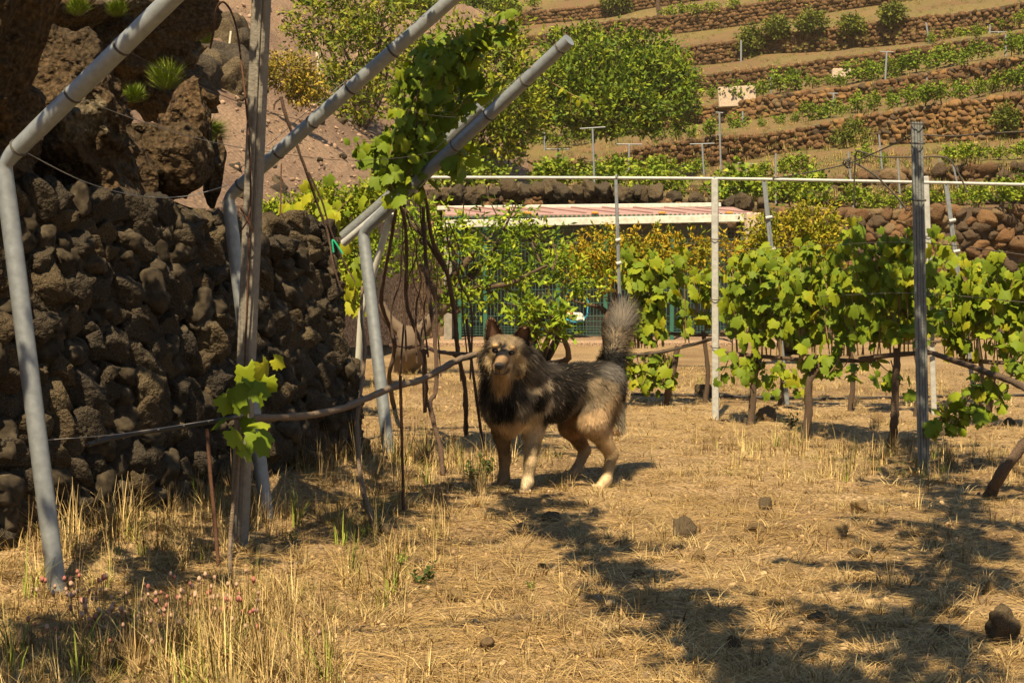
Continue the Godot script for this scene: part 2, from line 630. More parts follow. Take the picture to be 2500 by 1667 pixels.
func to_px(p: Vector3) -> Vector2:
	var q := (p - Vector3(0, EYE, 0)).rotated(Vector3.RIGHT, pitch)
	return Vector2(1250.0 + FOCAL * q.x / -q.z, 833.5 - FOCAL * q.y / -q.z)

func hill_at(px: float, py: float) -> Vector3:            # the point of the hillside seen at a pixel
	if hill_bins.is_empty():
		for p in hill_v:
			if p.z < -5.0:
				var q := to_px(p)
				var key := Vector2i(int(floor(q.x / 60.0)), int(floor(q.y / 60.0)))
				if not hill_bins.has(key): hill_bins[key] = []
				hill_bins[key].append(p)
	var best := Vector3(0, 0, -40)
	var bd := 1e9
	var c := Vector2i(int(floor(px / 60.0)), int(floor(py / 60.0)))
	for i in [-1, 0, 1]:
		for j in [-1, 0, 1]:
			for p in hill_bins.get(c + Vector2i(i, j), []):
				var dd := to_px(p).distance_squared_to(Vector2(px, py))
				if dd < bd:
					bd = dd
					best = p
	return pt(px, py, -best.z)

func make_hill() -> void:
	for k in WALLS.size():
		var top := wall_line(WALLS[k], 1)
		var next: Array
		if k + 1 < WALLS.size():
			next = wall_line(WALLS[k + 1], 2)
		else:
			next = [pt(1100, -120, 140), pt(1800, -220, 135), pt(2580, -330, 130)]
		var floor_mb := strip(top, next, 90, 14, 0.35 if k > 0 else 0.12, hill_tone)
		hill_v.append_array(floor_mb.v)
		setting("terrace", floor_mb, mats.hill_soil)
	var low := at_px([[300, 540, 12], [480, 510, 15], [860, 480, 21], [1060, 462, 29], [1300, 466, 36]])
	var side := strip(low, at_px([[200, -160, 60], [450, -150, 80], [700, -140, 110], [950, -140, 140], [1200, -150, 165]]), 130, 130, 1.0, bare_tone)
	hill_v.append_array(side.v)
	setting("hillside", side, mats.hill_soil)
	setting("bank", strip(at_px([[200, 1000, 11], [480, 960, 13], [840, 850, 19], [1070, 842, 25.5], [1320, 842, 27.9]]), low, 90, 30, 0.35, bare_tone), mats.hill_soil)
	# the hill goes on past the frame and closes the horizon
	setting("far_hill", strip([Vector3(-90, 22, -90), Vector3(-30, 24, -120), Vector3(20, 24, -136), Vector3(60, 27, -130), Vector3(110, 24, -90)], [Vector3(-140, 52, -180), Vector3(-40, 58, -230), Vector3(30, 62, -240), Vector3(90, 62, -230), Vector3(170, 54, -180)], 60, 30, 5.0, hill_tone), mats.hill_soil)

var WALL_LABELS := [
	"tall wall of rounded brown boulders behind the kennel roof",
	"low stone terrace wall just above the boulder wall behind the vines",
	"long brown terrace wall of close-set stones under a grassy ledge",
	"orange-brown terrace wall with pale slabs and vines along its top",
	"thin terrace wall under dry yellow grass, above the pale slabs",
	"grey-brown terrace wall with a broken gap high on the slope",
	"reddish terrace wall near the top of the slope above round shrubs",
	"short reddish terrace wall at the very top of the slope",
]

func make_terrace_walls() -> void:
	for k in WALLS.size():
		var w: Dictionary = WALLS[k]
		var top := curve(wall_line(w, 1), 6)
		var foot := curve(wall_line(w, 2), 6)
		var root := thing("terrace_wall", WALL_LABELS[k], "stone wall", foot[0])
		# the earth core behind the stones
		var core := MB.new()
		for i in top.size():
			var a: Vector3 = foot[i]
			var b: Vector3 = top[i]
			core.vert(a + Vector3(0, -0.3, 0.0), Vector3.BACK)
			core.vert(b + Vector3(0, 0.0, 0.0), Vector3.BACK)
		for i in top.size() - 1:
			core.tri(i * 2, i * 2 + 1, i * 2 + 2)
			core.tri(i * 2 + 1, i * 2 + 3, i * 2 + 2)
		core.smooth_normals()
		part(root, "core", core, mats.earth_core)
		# stones in uneven courses
		var s: float = w.s
		var spots := []
		var length := 0.0
		for i in top.size() - 1:
			length += (top[i] as Vector3).distance_to(top[i + 1])
		var nu := int(length / (s * 1.12))
		for i in nu:
			var u0 := (i + 0.5) / nu
			var fa := lerp_line(foot, u0)
			var ta := lerp_line(top, u0)
			var tall := ta.y - fa.y
			if k == 0:
				fa = fa.lerp(ta, 0.22)
				tall = ta.y - fa.y
			if tall < 0.08:
				continue
			var rows := maxi(1, int(round(tall / (s * 0.72))))
			for j in rows:
				var u := u0 + (0.5 if j % 2 else 0.0) / nu + jit(0.22) / nu
				var f2 := lerp_line(foot, clampf(u, 0, 1))
				var t2 := lerp_line(top, clampf(u, 0, 1))
				if k == 0:
					f2 = f2.lerp(t2, 0.22)
				var p := f2.lerp(t2, (j + 0.5 + jit(0.16)) / rows) + Vector3(0, 0, 0.02 + jit(0.06))
				var sz := s * rng.randf_range(0.5, 0.8)
				var b := Basis.from_euler(jit3(0.5)) * Basis.from_scale(Vector3(sz * rng.randf_range(0.95, 1.6), sz * rng.randf_range(0.7, 1.0), sz * 0.8) * 1.15)
				b = Basis.from_euler(Vector3(0, 0, jit(0.3))) * b
				spots.append([Transform3D(b, p), p.x / -p.z])
		spots.sort_custom(func(a, b2): return a[1] > b2[1])
		var own := 300 if k < 4 else 0
		var rest := []
		for i in spots.size():
			var tone := "terrace_%d" % tone_for(k, spots[i][0].origin)
			if i < own and spots[i][1] < 0.335:
				piece(root, "stone", rock_plain[(5 + rng.randi() % 5) if k == 0 else rng.randi() % 10], mats[tone], spots[i][0])
			else:
				rest.append([spots[i][0], tone])
		if rest.size():
			var mb := MB.new()
			var shapes := [rock_shape(1, 301), rock_shape(1, 302), rock_shape(1, 303), rock_shape(1, 304)]
			for e in rest:
				mb.put(shapes[rng.randi() % 4], e[0], (Color(1, 1, 1) if rng.randf() < 0.7 else Color(0.8, 0.85, 0.9)) * rng.randf_range(0.5, 1.25))
			part(root, "stones", mb, mats.terrace_0 if k != 1 else mats.terrace_3, "stuff")
	# boulders lying along the top of the wall behind the kennel
	for k in 26:
		var px := 1060.0 + k * 29.0 + jit(9.0)
		if k >= 21: px = 1700.0 + (k - 21) * 40.0
		var p := pt(px, (478.0 - 12.0 * sin((px - 1040.0) / 190.0)) + jit(4.0) + (10 if px > 1640 else 0), 27.4 + jit(0.3))
		var o := MeshInstance3D.new()
		o.name = numbered("boulder")
		o.mesh = rock_fine[k % 12]
		o.material_override = mats["lava_%d" % [1, 3, 0][k % 3]]
		add_child(o)
		o.transform = Transform3D(Basis.from_euler(jit3(3)) * Basis.from_scale(Vector3.ONE * rng.randf_range(0.13, 0.22)), p)
		tag(o, "dark lava boulder heaped on the wall above the kennel roof", "boulder", "boulders above the kennel")

func tone_for(k: int, p: Vector3) -> int:
	var a := noise_a.get_noise_2d(p.x * 14.0, p.z * 14.0 + k * 50.0) + jit(0.35)
	if k == 0: return [3, 1, 1, 0, 5, 3, 4][rng.randi() % 7]
	if k == 1: return [3, 1, 5, 3, 1][rng.randi() % 5]
	if a > 0.25: return [2, 2, 0][rng.randi() % 3]
	if a > -0.1: return [0, 4, 2, 5][rng.randi() % 4]
	return [1, 3, 4][rng.randi() % 3]

# ---------------------------------------------------------------- the lava-stone wall at the path and the crag above it
func wall_point(u: float, v: float, out := 0.0) -> Vector3:
	# u runs along the face from the near end (0) to the corner (1) and round it (1..1.25); v from foot to top
	var a := Vector3(-2.17, 0, -4.6)
	var b := Vector3(-0.80, 0, -8.45)
	var dir := (b - a).normalized()
	var nor := Vector3(-dir.z, 0, dir.x)
	var p: Vector3
	if u <= 1.0:
		p = a.lerp(b, u)
	else:
		var ang := minf((u - 1.0) / 0.10, 1.0) * 1.45
		var r := 0.28
		var c := b - nor * r
		nor = nor.rotated(Vector3.UP, ang)
		p = c + nor * r
		if u > 1.10:
			p += nor.rotated(Vector3.UP, PI / 2) * (u - 1.10) * 4.0
	var hgt := lerpf(1.46, 1.28, clampf(u, 0, 1)) + 0.05 * noise_a.get_noise_1d(u * 700.0)
	p += nor * (out - v * 0.20)
	p.y = gh(p.x, p.z) * (1.0 - v) + v * hgt
	return p

func wall_normal(u: float) -> Vector3:
	var e := 0.01
	var t := (wall_point(u + e, 0.5) - wall_point(u - e, 0.5)).normalized()
	return Vector3(-t.z, 0.16, t.x).normalized()

func make_lava_wall() -> void:
	var root := thing("lava_stone_wall", "dark dry-stone wall of rough lava rocks beside the path", "stone wall", wall_point(0.5, 0.0))
	var core := MB.new()
	var nu := 60
	for i in nu + 1:
		for j in 9:
			core.vert(wall_point(1.25 * i / nu, j / 8.0 * 0.97, -0.06), Vector3.RIGHT)
	for i in nu:
		for j in 8:
			var q := i * 9 + j
			core.tri(q, q + 9, q + 1); core.tri(q + 9, q + 10, q + 1)
	core.smooth_normals()
	part(root, "core", core, mats.earth_core)
	var spots := []
	var v := 0.0
	var row := 0
	while v < 1.0:
		var hh := rng.randf_range(0.08, 0.13) / 1.38 * 0.95
		var u := -0.02 + rng.randf() * 0.02
		while u < 1.24:
			var ww := rng.randf_range(0.085, 0.205) / 4.1
			var sz := Vector3(ww * 4.1 * rng.randf_range(0.70, 0.86), hh * 1.38 * rng.randf_range(0.78, 1.12), rng.randf_range(0.07, 0.095))
			var uc := u + ww * 0.5
			var vv := v + hh * 0.5 + jit(0.22) * hh
			var p := wall_point(uc, minf(vv, 0.985), -0.055 + rng.randf_range(0.0, 0.04) + (0.025 if rng.randf() < 0.12 else 0.0))
			var nn := wall_normal(uc)
			var tt := Vector3.UP.cross(nn).normalized()
			var bb := Basis(tt, nn.cross(tt).normalized(), nn)
			bb = bb * Basis.from_euler(Vector3(jit(0.16), jit(0.2), jit(0.6))) * Basis.from_scale(sz)
			spots.append([Transform3D(bb, p), (1.0 if p.z > -5.3 else 0.0) + (0.5 if uc > 1.1 else 0.0) + rng.randf() * 0.3])
			u += ww
		v += hh
		row += 1
	# odd stones in the gaps
	for k in 50:
		var uc := rng.randf_range(0.2, 1.08)
		var p := wall_point(uc, rng.randf_range(0.05, 0.95), -0.02)
		spots.append([Transform3D(Basis.from_euler(jit3(3)) * Basis.from_scale(Vector3.ONE * rng.randf_range(0.03, 0.055)), p), 0.7 + rng.randf() * 0.2])
	spots.sort_custom(func(a, b): return a[1] < b[1])
	var rest := MB.new()
	var shapes := []
	for k in 5:
		shapes.append(rock_shape(2, 120 + k, 0.42))
	for i in spots.size():
		if i < 300:
			piece(root, "stone", rock_fine[rng.randi() % 12], mats["lava_%d" % (rng.randi() % 5)], spots[i][0])
		else:
			var g := rng.randf_range(0.6, 1.2)
			rest.put(shapes[rng.randi() % 5], spots[i][0], Color(g, g, g))
	part(root, "stones", rest, mats.lava_0, "stuff")
	# soil of the ledge behind the wall
	var led := MB.new()
	for i in nu + 1:
		for j in 8:
			var u := 1.12 * i / nu
			var p := wall_point(u, 1.0, -0.02 - j * 0.35)
			p.y += -0.03 + 0.05 * j + 0.05 * noise_b.get_noise_2d(p.x * 200.0, p.z * 200.0)
			led.vert(p, Vector3.UP, Color(0.22, 0.16, 0.11))
	for i in nu:
		for j in 7:
			var q := i * 8 + j
			led.tri(q, q + 1, q + 8); led.tri(q + 8, q + 1, q + 9)
	led.smooth_normals()
	for k in led.n.size():
		if led.n[k].y < 0: led.n[k] = -led.n[k]
	setting("ledge", led, mats.cliff)

func crag(c: Vector3, size: Vector3, turn: Vector3, seed_no: int, tone: Color, label: String, sub := 5) -> void:
	var mb := ico(sub)
	var r := RandomNumberGenerator.new()
	r.seed = seed_no
	var planes := []
	for k in 14:
		planes.append([Vector3(r.randf_range(-1, 1), r.randf_range(-0.8, 1), r.randf_range(-1, 1)).normalized(), r.randf_range(0.66, 0.95)])
	var b := Basis.from_euler(turn) * Basis.from_scale(size)
	for k in mb.v.size():
		var p := mb.v[k]
		var d := 1.0
		for pl in planes:
			var h: float = p.dot(pl[0])
			if h > 0.05: d = minf(d, pl[1] / h)
		var q := c + b * (p * d)
		var dir := (b * p).normalized()
		var ridge := absf(noise_a.get_noise_3dv(q * 75.0 + Vector3(seed_no, 0, 0)))
		q += dir * (0.22 * noise_a.get_noise_3dv(q * 38.0) - 0.22 * ridge + 0.11 * noise_b.get_noise_3dv(q * 190.0) - 0.09 * absf(noise_b.get_noise_3dv(q * 330.0)) + 0.05 * noise_b.get_noise_3dv(q * 700.0)) * minf(size.length(), 1.6)
		mb.v[k] = q
		var mix := clampf(0.5 + 1.3 * noise_a.get_noise_3dv(q * 60.0 + Vector3(9, 70, 3)), 0, 1)
		var cc := tone.lerp(tone * Color(1.7, 1.5, 1.25), mix)
		if noise_b.get_noise_3dv(q * 150.0) > 0.42:
			cc = cc.lerp(Color(0.30, 0.29, 0.24), 0.6)
		mb.c[k] = cc
	mb.smooth_normals()
	single("rock_crag", mb, mats.cliff, label, "rock", c - Vector3(0, size.y, 0))

func make_crag() -> void:
	crag(pt(455, 345, 8.1), Vector3(0.16, 0.34, 0.3), Vector3(0, 0.3, -0.12), 1, Color(0.105, 0.086, 0.065), "upright lava crag with a pointed top standing on the wall ledge", 6)
	crag(pt(365, 395, 7.7), Vector3(0.30, 0.22, 0.3), Vector3(0, 0.2, 0.0), 7, Color(0.105, 0.086, 0.065), "low brown lava block at the foot of the pointed crag", 6)
	crag(pt(525, 415, 8.3), Vector3(0.075, 0.19, 0.16), Vector3(0, 0.2, -0.1), 8, Color(0.105, 0.086, 0.065), "narrow lava slab leaning on the pointed crag")
	crag(pt(150, 330, 7.2), Vector3(0.5, 0.52, 0.5), Vector3(0.1, 0.6, 0.1), 2, Color(0.105, 0.086, 0.065), "broad shadowed lava crag behind the nearest bent pipe", 6)
	crag(pt(-160, 330, 6.2), Vector3(0.55, 0.9, 0.8), Vector3(0.1, 0.2, 0.0), 3, Color(0.105, 0.086, 0.065), "tall lava crag rising at the near end of the wall")
	crag(pt(140, 60, 10.5), Vector3(1.1, 0.55, 0.9), Vector3(0.0, 0.3, 0.25), 4, Color(0.105, 0.086, 0.065), "brown rock slope above the shadowed crag")
	crag(pt(330, 150, 11.0), Vector3(0.75, 0.45, 0.7), Vector3(0.0, 0.3, -0.3), 5, Color(0.105, 0.086, 0.065), "sunlit brown rock with green tufts behind the pointed crag")
	# loose rubble on the slope behind the crag
	for k in 34:
		var px := rng.randf_range(330, 620)
		var py := rng.randf_range(20, 190) + (px - 330.0) * 0.1
		var o := MeshInstance3D.new()
		o.name = numbered("rubble_rock")
		o.mesh = rock_fine[k % 12]
		o.material_override = mats["lava_%d" % [3, 1, 4][k % 3]]
		add_child(o)
		o.transform = Transform3D(Basis.from_euler(jit3(3)) * Basis.from_scale(Vector3(1.2, 0.9, 1) * rng.randf_range(0.25, 0.7)), hill_at(px, py))
		tag(o, "brown lava rock in the rubble slope above the pointed crag", "rock", "rubble on the upper slope")

# ---------------------------------------------------------------- leaves
func vine_leaf(seed_no: int) -> MB:
	# a five-lobed toothed grape leaf, one unit wide, stalk at the origin, tip along +y, upper side +z
	var r := RandomNumberGenerator.new()
	r.seed = seed_no
	var mb := MB.new()
	var lobes := [[0.0, 1.0], [1.05, 0.86], [2.05, 0.66]]
	var outline := []
	var count := 26
	for k in count:
		var a := -PI + TAU * (k + 0.5) / count
		var rad := 0.40
		for l in lobes:
			var dd := absf(absf(a) - float(l[0]))
			rad = maxf(rad, 0.62 * l[1] * (1.0 - pow(dd / 0.85, 2.0) * 0.5) if dd < 0.85 else 0.0)
		rad *= 1.0 + (0.09 if k % 2 == 0 else -0.07) + r.randf_range(-0.04, 0.04)
		if absf(a) > 2.75: rad = 0.16
		outline.append(Vector2(sin(a) * rad, cos(a) * rad + 0.12))
	var curl := r.randf_range(0.15, 0.45)
	var fold := r.randf_range(0.1, 0.4)
	var cen := mb.vert(Vector3(0, 0.12, 0.05), Vector3.BACK)
	for q in outline:
		mb.vert(Vector3(q.x, q.y, -fold * absf(q.x) * 0.6 - curl * q.length_squared() + r.randf_range(-0.03, 0.03)), Vector3.BACK)
	for k in count:
		mb.tri(cen, 1 + (k + 1) % count, 1 + k)
	mb.smooth_normals()
	for k in mb.n.size():
		if mb.n[k].z < 0: mb.n[k] = -mb.n[k]
	return mb

func make_leaf_meshes() -> void:
	for k in 5:
		leaf_meshes.append(vine_leaf(40 + k).commit())

func leaf_spot(p: Vector3, size: float, bias := Vector3(0, 0, 1)) -> Transform3D:
	# hangs from its stalk, upper side to the light
	var nor := (bias * 0.55 + Vector3(jit(0.9), rng.randf_range(0.0, 0.9), jit(0.9))).normalized()
	var tip := (Vector3(jit(0.8), -0.75, jit(0.8)))
	tip = (tip - nor * tip.dot(nor)).normalized()
	return Transform3D(Basis(tip.cross(nor), tip, nor) * Basis.from_scale(Vector3.ONE * size), p)

func tone_of(young: float) -> int:                         # which of the four leaf materials
	var k := rng.randf() + 0.12 - young
	if k > 0.95: return 2
	if k > 0.5: return 0
	if k > 0.12: return 1
	return 3

func clothe(root: Node3D, shoots: Array, size: float, gap: float, single_most: int, young := 0.0, bare := 0.12) -> void:
	# leaves along shoots: the first so many as leaves of their own, the rest as one
	var cane := MB.new()
	var spots := []
	for s in shoots:
		var line := curve(s, 5)
		cane.tube(line, ramp(0.0045, 0.002, line.size()), 5)
		var length := 0.0
		for i in line.size() - 1:
			length += (line[i] as Vector3).distance_to(line[i + 1])
		var nl := int(length / gap)
		for k in nl:
			var u := bare + (1.0 - bare) * (k + rng.randf()) / nl
			var p := lerp_line(line, clampf(u, 0, 1)) + jit3(size * 0.55)
			var sz := size * rng.randf_range(0.55, 1.2) * (1.0 - 0.45 * maxf(0.0, u - 0.7) / 0.3)
			spots.append(leaf_spot(p, sz))
	part(root, "canes", cane, mats.cane, "stuff")
	# the ones nearest the viewer are told apart best
	spots.sort_custom(func(a, b): return a.origin.z > b.origin.z)
	var rest := [[], [], [], []]
	for i in spots.size():
		var k := tone_of(young)
		if i < single_most:
			piece(root, "leaf", leaf_meshes[rng.randi() % 5], mats["vine_leaf_%d" % k], spots[i])
		else:
			rest[k].append(spots[i])
	for k in 4:
		if rest[k].size():
			var cols := []
			for e in rest[k]: cols.append(Color.WHITE)
			copies(root, "leaves", leaf_meshes[k], mats["vine_leaf_%d" % k], rest[k], cols, root.position)

func fan(starts: Array, n: int, up: float, spread: Vector3, droop := 0.0) -> Array:
	# shoots that rise from a line of points and lean out
	var out := []
	for k in n:
		var a := lerp_line(starts, rng.randf())
		var h := up * rng.randf_range(0.55, 1.1)
		var side := Vector3(jit(spread.x), 0, jit(spread.z))
		out.append([a, a + side * 0.35 + Vector3(0, h * 0.5, 0), a + side * 0.8 + Vector3(0, h * 0.9, 0), a + side * 1.15 + Vector3(0, h * (1.0 - droop), 0)])
	return out

func vine(label: String, trunk: Array, cordon: Array, shoots: Array, size: float, gap: float, single_most: int, young := 0.0, thick := 0.026, group := "vines in the trellis rows") -> Node3D:
	var base: Vector3 = trunk[0]
	var root := thing("grape_vine", label, "vine", base, group)
	var mb := MB.new()
	var line := curve(trunk, 6)
	mb.tube(line, ramp(thick, thick * 0.75, line.size()), 9, Color.WHITE, 0.5, noise_b)
	part(root, "trunk", mb, mats.bark)
	if cordon.size() > 1:
		var mb2 := MB.new()
		var line2 := curve(cordon, 6)
		mb2.tube(line2, ramp(thick * 0.7, thick * 0.4, line2.size()), 8, Color.WHITE, 0.5, noise_b)
		part(root, "cordon", mb2, mats.bark)
	clothe(root, shoots, size, gap, single_most, young)
	return root

# ---------------------------------------------------------------- crowns of small leaves
func crown(blobs: Array, twigs: int, per: int, ln: float, wd: float, tones: Array, hollow := 0.35, wood: MB = null) -> MB:
	# blobs: [centre, radii]; leaves sit round short twigs spread through each blob, so the crown has clumps and gaps
	var mb := MB.new()
	var total := 0.0
	for b in blobs: total += (b[1] as Vector3).x * (b[1] as Vector3).y
	for b in blobs:
		var rad: Vector3 = b[1]
		var cen: Vector3 = b[0]
		var n := int(twigs * rad.x * rad.y / total)
		for k in n:
			var u := unit3()
			var f := pow(rng.randf_range(hollow, 1.0), 0.6) * (1.0 + 0.45 * noise_b.get_noise_3dv(u * 130.0 + cen * 40.0))
			var p := cen + u * rad * f
			var dir := (u * Vector3(1, 0.5, 1) + Vector3(0, 0.5, 0) + jit3(0.7)).normalized()
			var tl := ln * rng.randf_range(1.6, 3.2)
			if wood and rng.randf() < 0.25:
				wood.tube([p - dir * tl, p + dir * tl], [ln * 0.06, ln * 0.03], 4)
			var tone: Color = tones[rng.randi() % tones.size()]
			tone = tone * rng.randf_range(0.75, 1.2)
			for j in per:
				var q := p + dir * tl * (j / float(per)) + jit3(ln * 0.5)
				var ld := (dir + unit3() * 1.1 + Vector3(0, -0.25, 0)).normalized()
				var nor := (unit3() + Vector3(0, 0.8, 0.2)).normalized()
				nor = (nor - ld * nor.dot(ld)).normalized()
				mb.leaf(q, ld, nor, ln * rng.randf_range(0.7, 1.25), wd * rng.randf_range(0.8, 1.2), tone)
	return mb

func shrub(called: String, label: String, category: String, base: Vector3, blobs: Array, twigs: int, per: int, ln: float, wd: float, tones: Array, stems := 5, group := "") -> Node3D:
	var root := thing(called, label, category, base, group)
	var wood := MB.new()
	for k in stems:
		var b: Array = blobs[k % blobs.size()]
		var q: Vector3 = b[0] + unit3() * (b[1] as Vector3) * 0.5
		var m := base.lerp(q, 0.5) + jit3(0.1) * base.distance_to(q)
		var line := curve([base + jit3(0.03), m, q], 4)
		wood.tube(line, ramp(base.distance_to(q) * 0.022, base.distance_to(q) * 0.006, line.size()), 6)
	var cr := crown(blobs, twigs, per, ln, wd, tones, 0.3, wood)
	part(root, "stem", wood, mats.bark)
	part(root, "crown", cr, mats.leaf)
	return root

func blob(px: float, py: float, d: float, w: float, h: float, deep := 0.7) -> Array:      # an ellipsoid of w by h pixels at distance d
	var s := d / FOCAL
	return [pt(px, py, d), Vector3(w * 0.5 * s, h * 0.5 * s, w * 0.5 * s * deep)]

func make_shrubs() -> void:
	var green := [Color(0.09, 0.14, 0.013), Color(0.13, 0.18, 0.014), Color(0.055, 0.095, 0.013), Color(0.17, 0.205, 0.016)]
	var yellow := [Color(0.20, 0.19, 0.018), Color(0.16, 0.17, 0.016), Color(0.25, 0.21, 0.02), Color(0.11, 0.13, 0.014)]
	var gold := [Color(0.30, 0.22, 0.03), Color(0.24, 0.19, 0.03), Color(0.17, 0.15, 0.03)]
	var d := 48.0
	shrub("shrub", "large round dark green shrub below the reddish terraces", "shrub", pt(1500, 330, d), [blob(1540, 180, d, 260, 190), blob(1440, 220, d - 1, 260, 200), blob(1360, 250, d - 1.5, 200, 160), blob(1600, 230, d - 1, 180, 170), blob(1510, 270, d - 2, 280, 110), blob(1420, 130, d + 1, 170, 110)], 2600, 9, 0.17, 0.075, green, 14)
	d = 36.0
	shrub("shrub", "tall yellow-green shrub behind the hanging grape leaves", "shrub", pt(1160, 400, d), [blob(1180, 180, d, 260, 260), blob(1060, 230, d, 230, 300), blob(1240, 270, d - 1, 200, 170), blob(980, 330, d - 1, 190, 180), blob(1180, 350, d - 1, 220, 120)], 1700, 9, 0.14, 0.06, [Color(0.17, 0.20, 0.016), Color(0.13, 0.165, 0.015), Color(0.22, 0.23, 0.018), Color(0.085, 0.12, 0.014)], 14)
	d = 30.0
	shrub("shrub", "loose yellow-green bush against the bare slope, with thin stems", "shrub", pt(880, 330, d), [blob(880, 120, d, 210, 150), blob(850, 230, d - 1, 190, 170), blob(940, 60, d, 160, 130), blob(780, 60, d + 1, 190, 120), blob(900, 20, d + 1, 220, 100)], 620, 8, 0.12, 0.05, [Color(0.15, 0.17, 0.016), Color(0.11, 0.14, 0.014), Color(0.20, 0.20, 0.02), Color(0.07, 0.10, 0.014)], 16)
	d = 24.0
	shrub("shrub", "golden dry bush beside the pale marker post on the slope", "shrub", pt(700, 235, d), [blob(700, 175, d, 120, 80), blob(745, 225, d, 90, 70)], 420, 8, 0.06, 0.03, gold, 8)
	for e in [[705, 15, 100, 60], [1180, 20, 140, 40], [1000, 10, 120, 50]]:
		var p := hill_at(e[0], e[1])
		shrub("shrub", "small green bush high on the bare slope", "shrub", p - Vector3(0, 0.4, 0), [blob(e[0], e[1], -p.z, e[2], e[3])], 260, 7, 0.25, 0.11, green, 5, "bushes high on the bare slope")
	# low yellow-green weeds at the foot of the bare slope
	for e in [[700, 530, 150, 60], [800, 500, 140, 70], [760, 555, 160, 40], [880, 620, 90, 130], [905, 500, 90, 80], [860, 700, 60, 120]]:
		var dd := 13.5
		shrub("weed_bush", "yellow-green weeds growing behind the end of the lava wall", "bush", pt(e[0], e[1] + e[3] * 0.5, dd), [blob(e[0], e[1], dd, e[2], e[3])], 240, 8, 0.045, 0.02, [Color(0.24, 0.27, 0.02), Color(0.19, 0.24, 0.02), Color(0.14, 0.2, 0.016)], 4, "weeds behind the lava wall")
	# round bushes among the terraces: px, py, width, height
	for e in [[2072, 335, 62, 56], [1830, 100, 48, 52], [1985, 57, 56, 36], [2175, 35, 44, 24], [2460, 295, 40, 50], [1690, 225, 50, 120], [1510, 5, 50, 24], [1900, 70, 40, 30], [2085, 62, 36, 20]]:
		var p := hill_at(e[0], e[1] + e[3] * 0.5)
		shrub("round_bush", "small round olive bush growing on the stone terraces", "bush", p, [blob(e[0] + jit(4), e[1] + 4, -p.z - 0.4, e[2] * 0.8, e[3] * 0.75), blob(e[0] + jit(e[2] * 0.35), e[1] - e[3] * 0.3, -p.z - 0.4, e[2] * 0.5, e[3] * 0.6), blob(e[0] + jit(e[2] * 0.45), e[1] + jit(e[3] * 0.2), -p.z - 0.5, e[2] * 0.5, e[3] * 0.5)], 200, 8, 0.0024 * -p.z, 0.001 * -p.z, [Color(0.10, 0.12, 0.02), Color(0.15, 0.16, 0.03), Color(0.07, 0.10, 0.02)], 4, "round bushes on the terraces")

func make_crag_plants() -> void:
	# needle-leaved tufts on the crag
	for e in [[405, 185, 9.6, 0.13, 0.0, "bright green needle tuft on top of the lava crag"], [330, 228, 9.0, 0.08, -0.3, "small olive needle tuft left on the crag ledge"], [500, 305, 8.5, 0.12, 0.9, "long-bladed grass tuft hanging from the side of the pointed crag"], [440, 40, 12.0, 0.12, 0.0, "yellow-green needle tuft high on the sunlit rock"], [505, 75, 12.0, 0.07, 0.0, "small needle tuft beside the rusty hoop"], [500, 92, 12.0, 0.07, 0.2, "low needle tuft under the rusty hoop"], [190, 15, 9.6, 0.09, 0.0, "dark green tuft on the shaded rock slope"], [285, 20, 9.6, 0.08, 0.0, "dull green tuft above the shaded crag"]]:
		var p := pt(e[0], e[1] + e[3] * FOCAL / e[2] * 0.35, e[2])
		var mb := MB.new()
		for k in 800:
			var lean := Vector3(jit(0.75) + e[4], rng.randf_range(0.25, 1.0) - absf(e[4]) * 0.6, jit(0.6) + 0.15).normalized()
			var q := p + jit3(e[3] * 0.32)
			var l: float = e[3] * rng.randf_range(0.6, 1.15)
			mb.leaf(q, lean, (Vector3.UP + jit3(0.5)).normalized(), l, 0.0035, [Color(0.11, 0.15, 0.02), Color(0.16, 0.19, 0.03), Color(0.07, 0.11, 0.015)][rng.randi() % 3])
		single("needle_tuft", mb, mats.needle, e[5], "tuft", p)

# ---------------------------------------------------------------- fruit trees before the kennel
func limb(mb: MB, list: Array, r0: float, r1: float) -> Array:
	var line := curve(at_px(list), 6)
	mb.tube(line, ramp(r0, r1, line.size()), 8, Color.WHITE, 0.35, noise_b)
	return line

